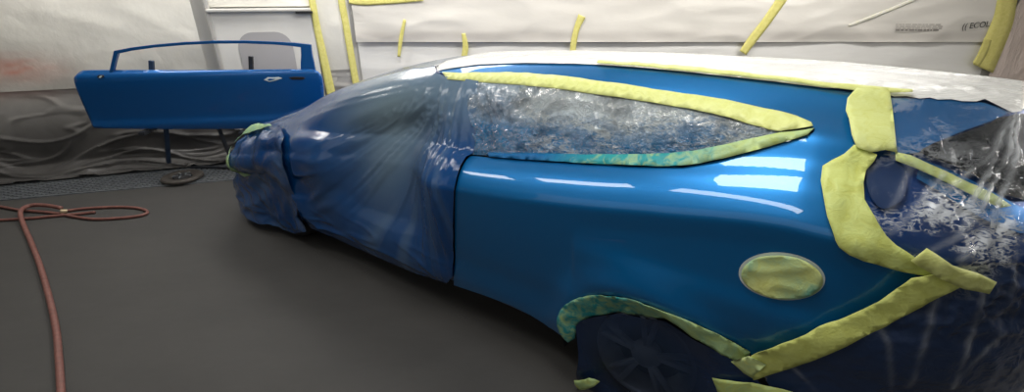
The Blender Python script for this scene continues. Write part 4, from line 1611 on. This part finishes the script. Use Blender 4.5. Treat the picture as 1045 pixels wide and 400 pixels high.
tape('narrow yellow tape running across the tail from pillar to rear window', [(911, 157), (926, 160), (944, 168), (962, 176), (985, 188), (1008, 200), (1026, 212), (1016, 214), (996, 206), (975, 195), (950, 182), (930, 172), (912, 165)], M['tape_pale'], 0.012, 0.12)
AI = [(587, 344), (588, 337), (588.5, 330), (593, 326), (600, 322.5), (608, 320.5), (621, 318.5), (634, 317), (650, 320), (664, 321.5), (680, 323.5), (692, 331), (702, 338), (714, 346), (725, 353), (737, 360), (748, 366), (757, 369)]
ua0, ua1 = uv_at(610, 310)[0], uv_at(720, 340)[0]
tape('green-streaked tape lining the rear wheel arch', band([(x + 1.6 * (x - 665) / math.hypot(x - 665, y - 365), y + 1.6 * (y - 365) / math.hypot(x - 665, y - 365)) for x, y in ARCH_PX], AI), M['tape_teal'], 0.006, lambda u, v: 0.62 - 0.5 * sstep(ua0 + 0.05, ua1 - 0.05, u) + 0.15, step=0.014, wr=0.006)
tape('round patch of crinkled tape over the fuel flap', ell_px(798.5, 281.5, 41.5, 22.3, 6), M['tape_pale'], 0.008, lambda u, v: 0.30 + 0.5 * nz(u * 9, v * 18, 4), step=0.012, wr=0.006)
tape('small yellow tape scrap at the front edge of the rear wheel film', [(594, 376), (604, 374.5), (616, 378), (610, 383), (599, 385)], M['tape'], 0.07, 0.35)
tape('yellow tape scrap at the rear edge of the rear wheel film', [(732, 380), (745, 382), (775, 386), (800, 391), (822, 397), (790, 404), (750, 400), (737, 396)], M['tape'], 0.028, 0.25)
tape('green tape along the top of the bagged front wing', [(244, 142), (252, 137), (266, 133), (284, 131.5), (286, 134), (270, 138), (256, 143), (246, 150)], M['tape_teal'], 0.062, 0.45)
tape('green tape corner at the front of the bagged front wing', [(238, 152), (243, 152), (243, 165), (252, 170), (262, 172), (258, 176), (246, 174), (239, 168)], M['tape_teal'], 0.062, 0.35)
tape('tiny pale tape scrap low on the front wheel film', [(244, 204), (249, 203), (251, 211), (247, 212)], M['tape_pale'], 0.075, 0.2)

# ------------------------------------------------------------------ light
def cl(s, t, z):
    return CO + CD * s - CN * -t + Vector((0, 0, z))


def area(name, loc, target, sx, sy, power, col=(1, 0.97, 0.92), spread=180):
    l = bpy.data.lights.new(name, 'AREA')
    l.shape = 'RECTANGLE'
    l.size = sx; l.size_y = sy
    l.energy = power
    l.color = col
    l.spread = math.radians(spread)
    o = bpy.data.objects.new(name, l)
    o.location = loc
    d = (Vector(target) - Vector(loc)).normalized()
    o.rotation_euler = d.to_track_quat('-Z', 'Y').to_euler()
    COL.objects.link(o)
    return o


def tube_light(name, a, b, w, power, normal):
    """strip lamp from a to b facing 'normal'"""
    a = Vector(a); b = Vector(b)
    l = bpy.data.lights.new(name, 'AREA')
    l.shape = 'RECTANGLE'
    l.size = (b - a).length; l.size_y = w
    l.energy = power
    l.color = (1, 0.98, 0.94)
    o = bpy.data.objects.new(name, l)
    x = (b - a).normalized(); z = -Vector(normal).normalized()
    y = z.cross(x).normalized(); z = x.cross(y)
    o.matrix_world = Matrix.Translation((a + b) / 2) @ Matrix((x, y, z)).transposed().to_4x4()
    COL.objects.link(o)
    return o


# ceiling strip lamps along the near side
for a_, b_, pw in (((-0.67, 1.42), (-0.02, 1.27), 6), ((0.39, 1.10), (1.34, 0.94), 9), ((1.78, 1.02), (3.2, 1.72), 13)):
    tube_light('ceiling_tube', cl(a_[0], a_[1], 2.93), cl(b_[0], b_[1], 2.93), 0.26, pw, (0, 0, -1))
# broad fixture over the rear of the car
tube_light('ceiling_tube', cl(2.15, 0.26, 2.93), cl(2.98, 0.26, 2.93), 0.72, 26, (0, 0, -1))
# unseen soft fill added behind the viewer to lift the near side
area('fill_lamp', tuple(cl(2.6, 3.2, 2.5)), tuple(cl(2.8, 0.0, 0.3)), 6.0, 2.4, 20)
# side fill added at the right to brighten the tail and its creases
area('fill_lamp', (5.3, 1.2, 2.6), tuple(cl(3.7, -0.4, 1.1)), 1.6, 0.35, 70)
# ceiling panels over the far side and the left wall
for i, x in enumerate((-0.6, 1.3, 3.2)):
    area('ceiling_panel', (x, 4.0, 2.95), (x, 4.4, 0), 1.6, 0.5, 37)
p = WA + WDIR * 1.2 + WN * 0.65
area('ceiling_panel', (p.x, p.y, 2.95), (p.x - WN.x * .2, p.y - WN.y * .2, 0), 1.2, 0.4, 24)
p = WA + WDIR * 3.0 + WN * 0.5
area('ceiling_panel', (p.x, p.y, 2.95), (p.x, p.y, 0), 1.0, 0.4, 28)

w = bpy.data.worlds.new('booth_air')
SC.world = w
w.use_nodes = True
w.node_tree.nodes['Background'].inputs[0].default_value = (0.5, 0.5, 0.5, 1)
w.node_tree.nodes['Background'].inputs[1].default_value = 0.06
SC.view_settings.view_transform = 'Standard'
SC.view_settings.look = 'None'
SC.view_settings.exposure = 0.0
SC.cycles.max_bounces = 10
SC.cycles.transparent_max_bounces = 16
SC.cycles.sample_clamp_indirect = 6
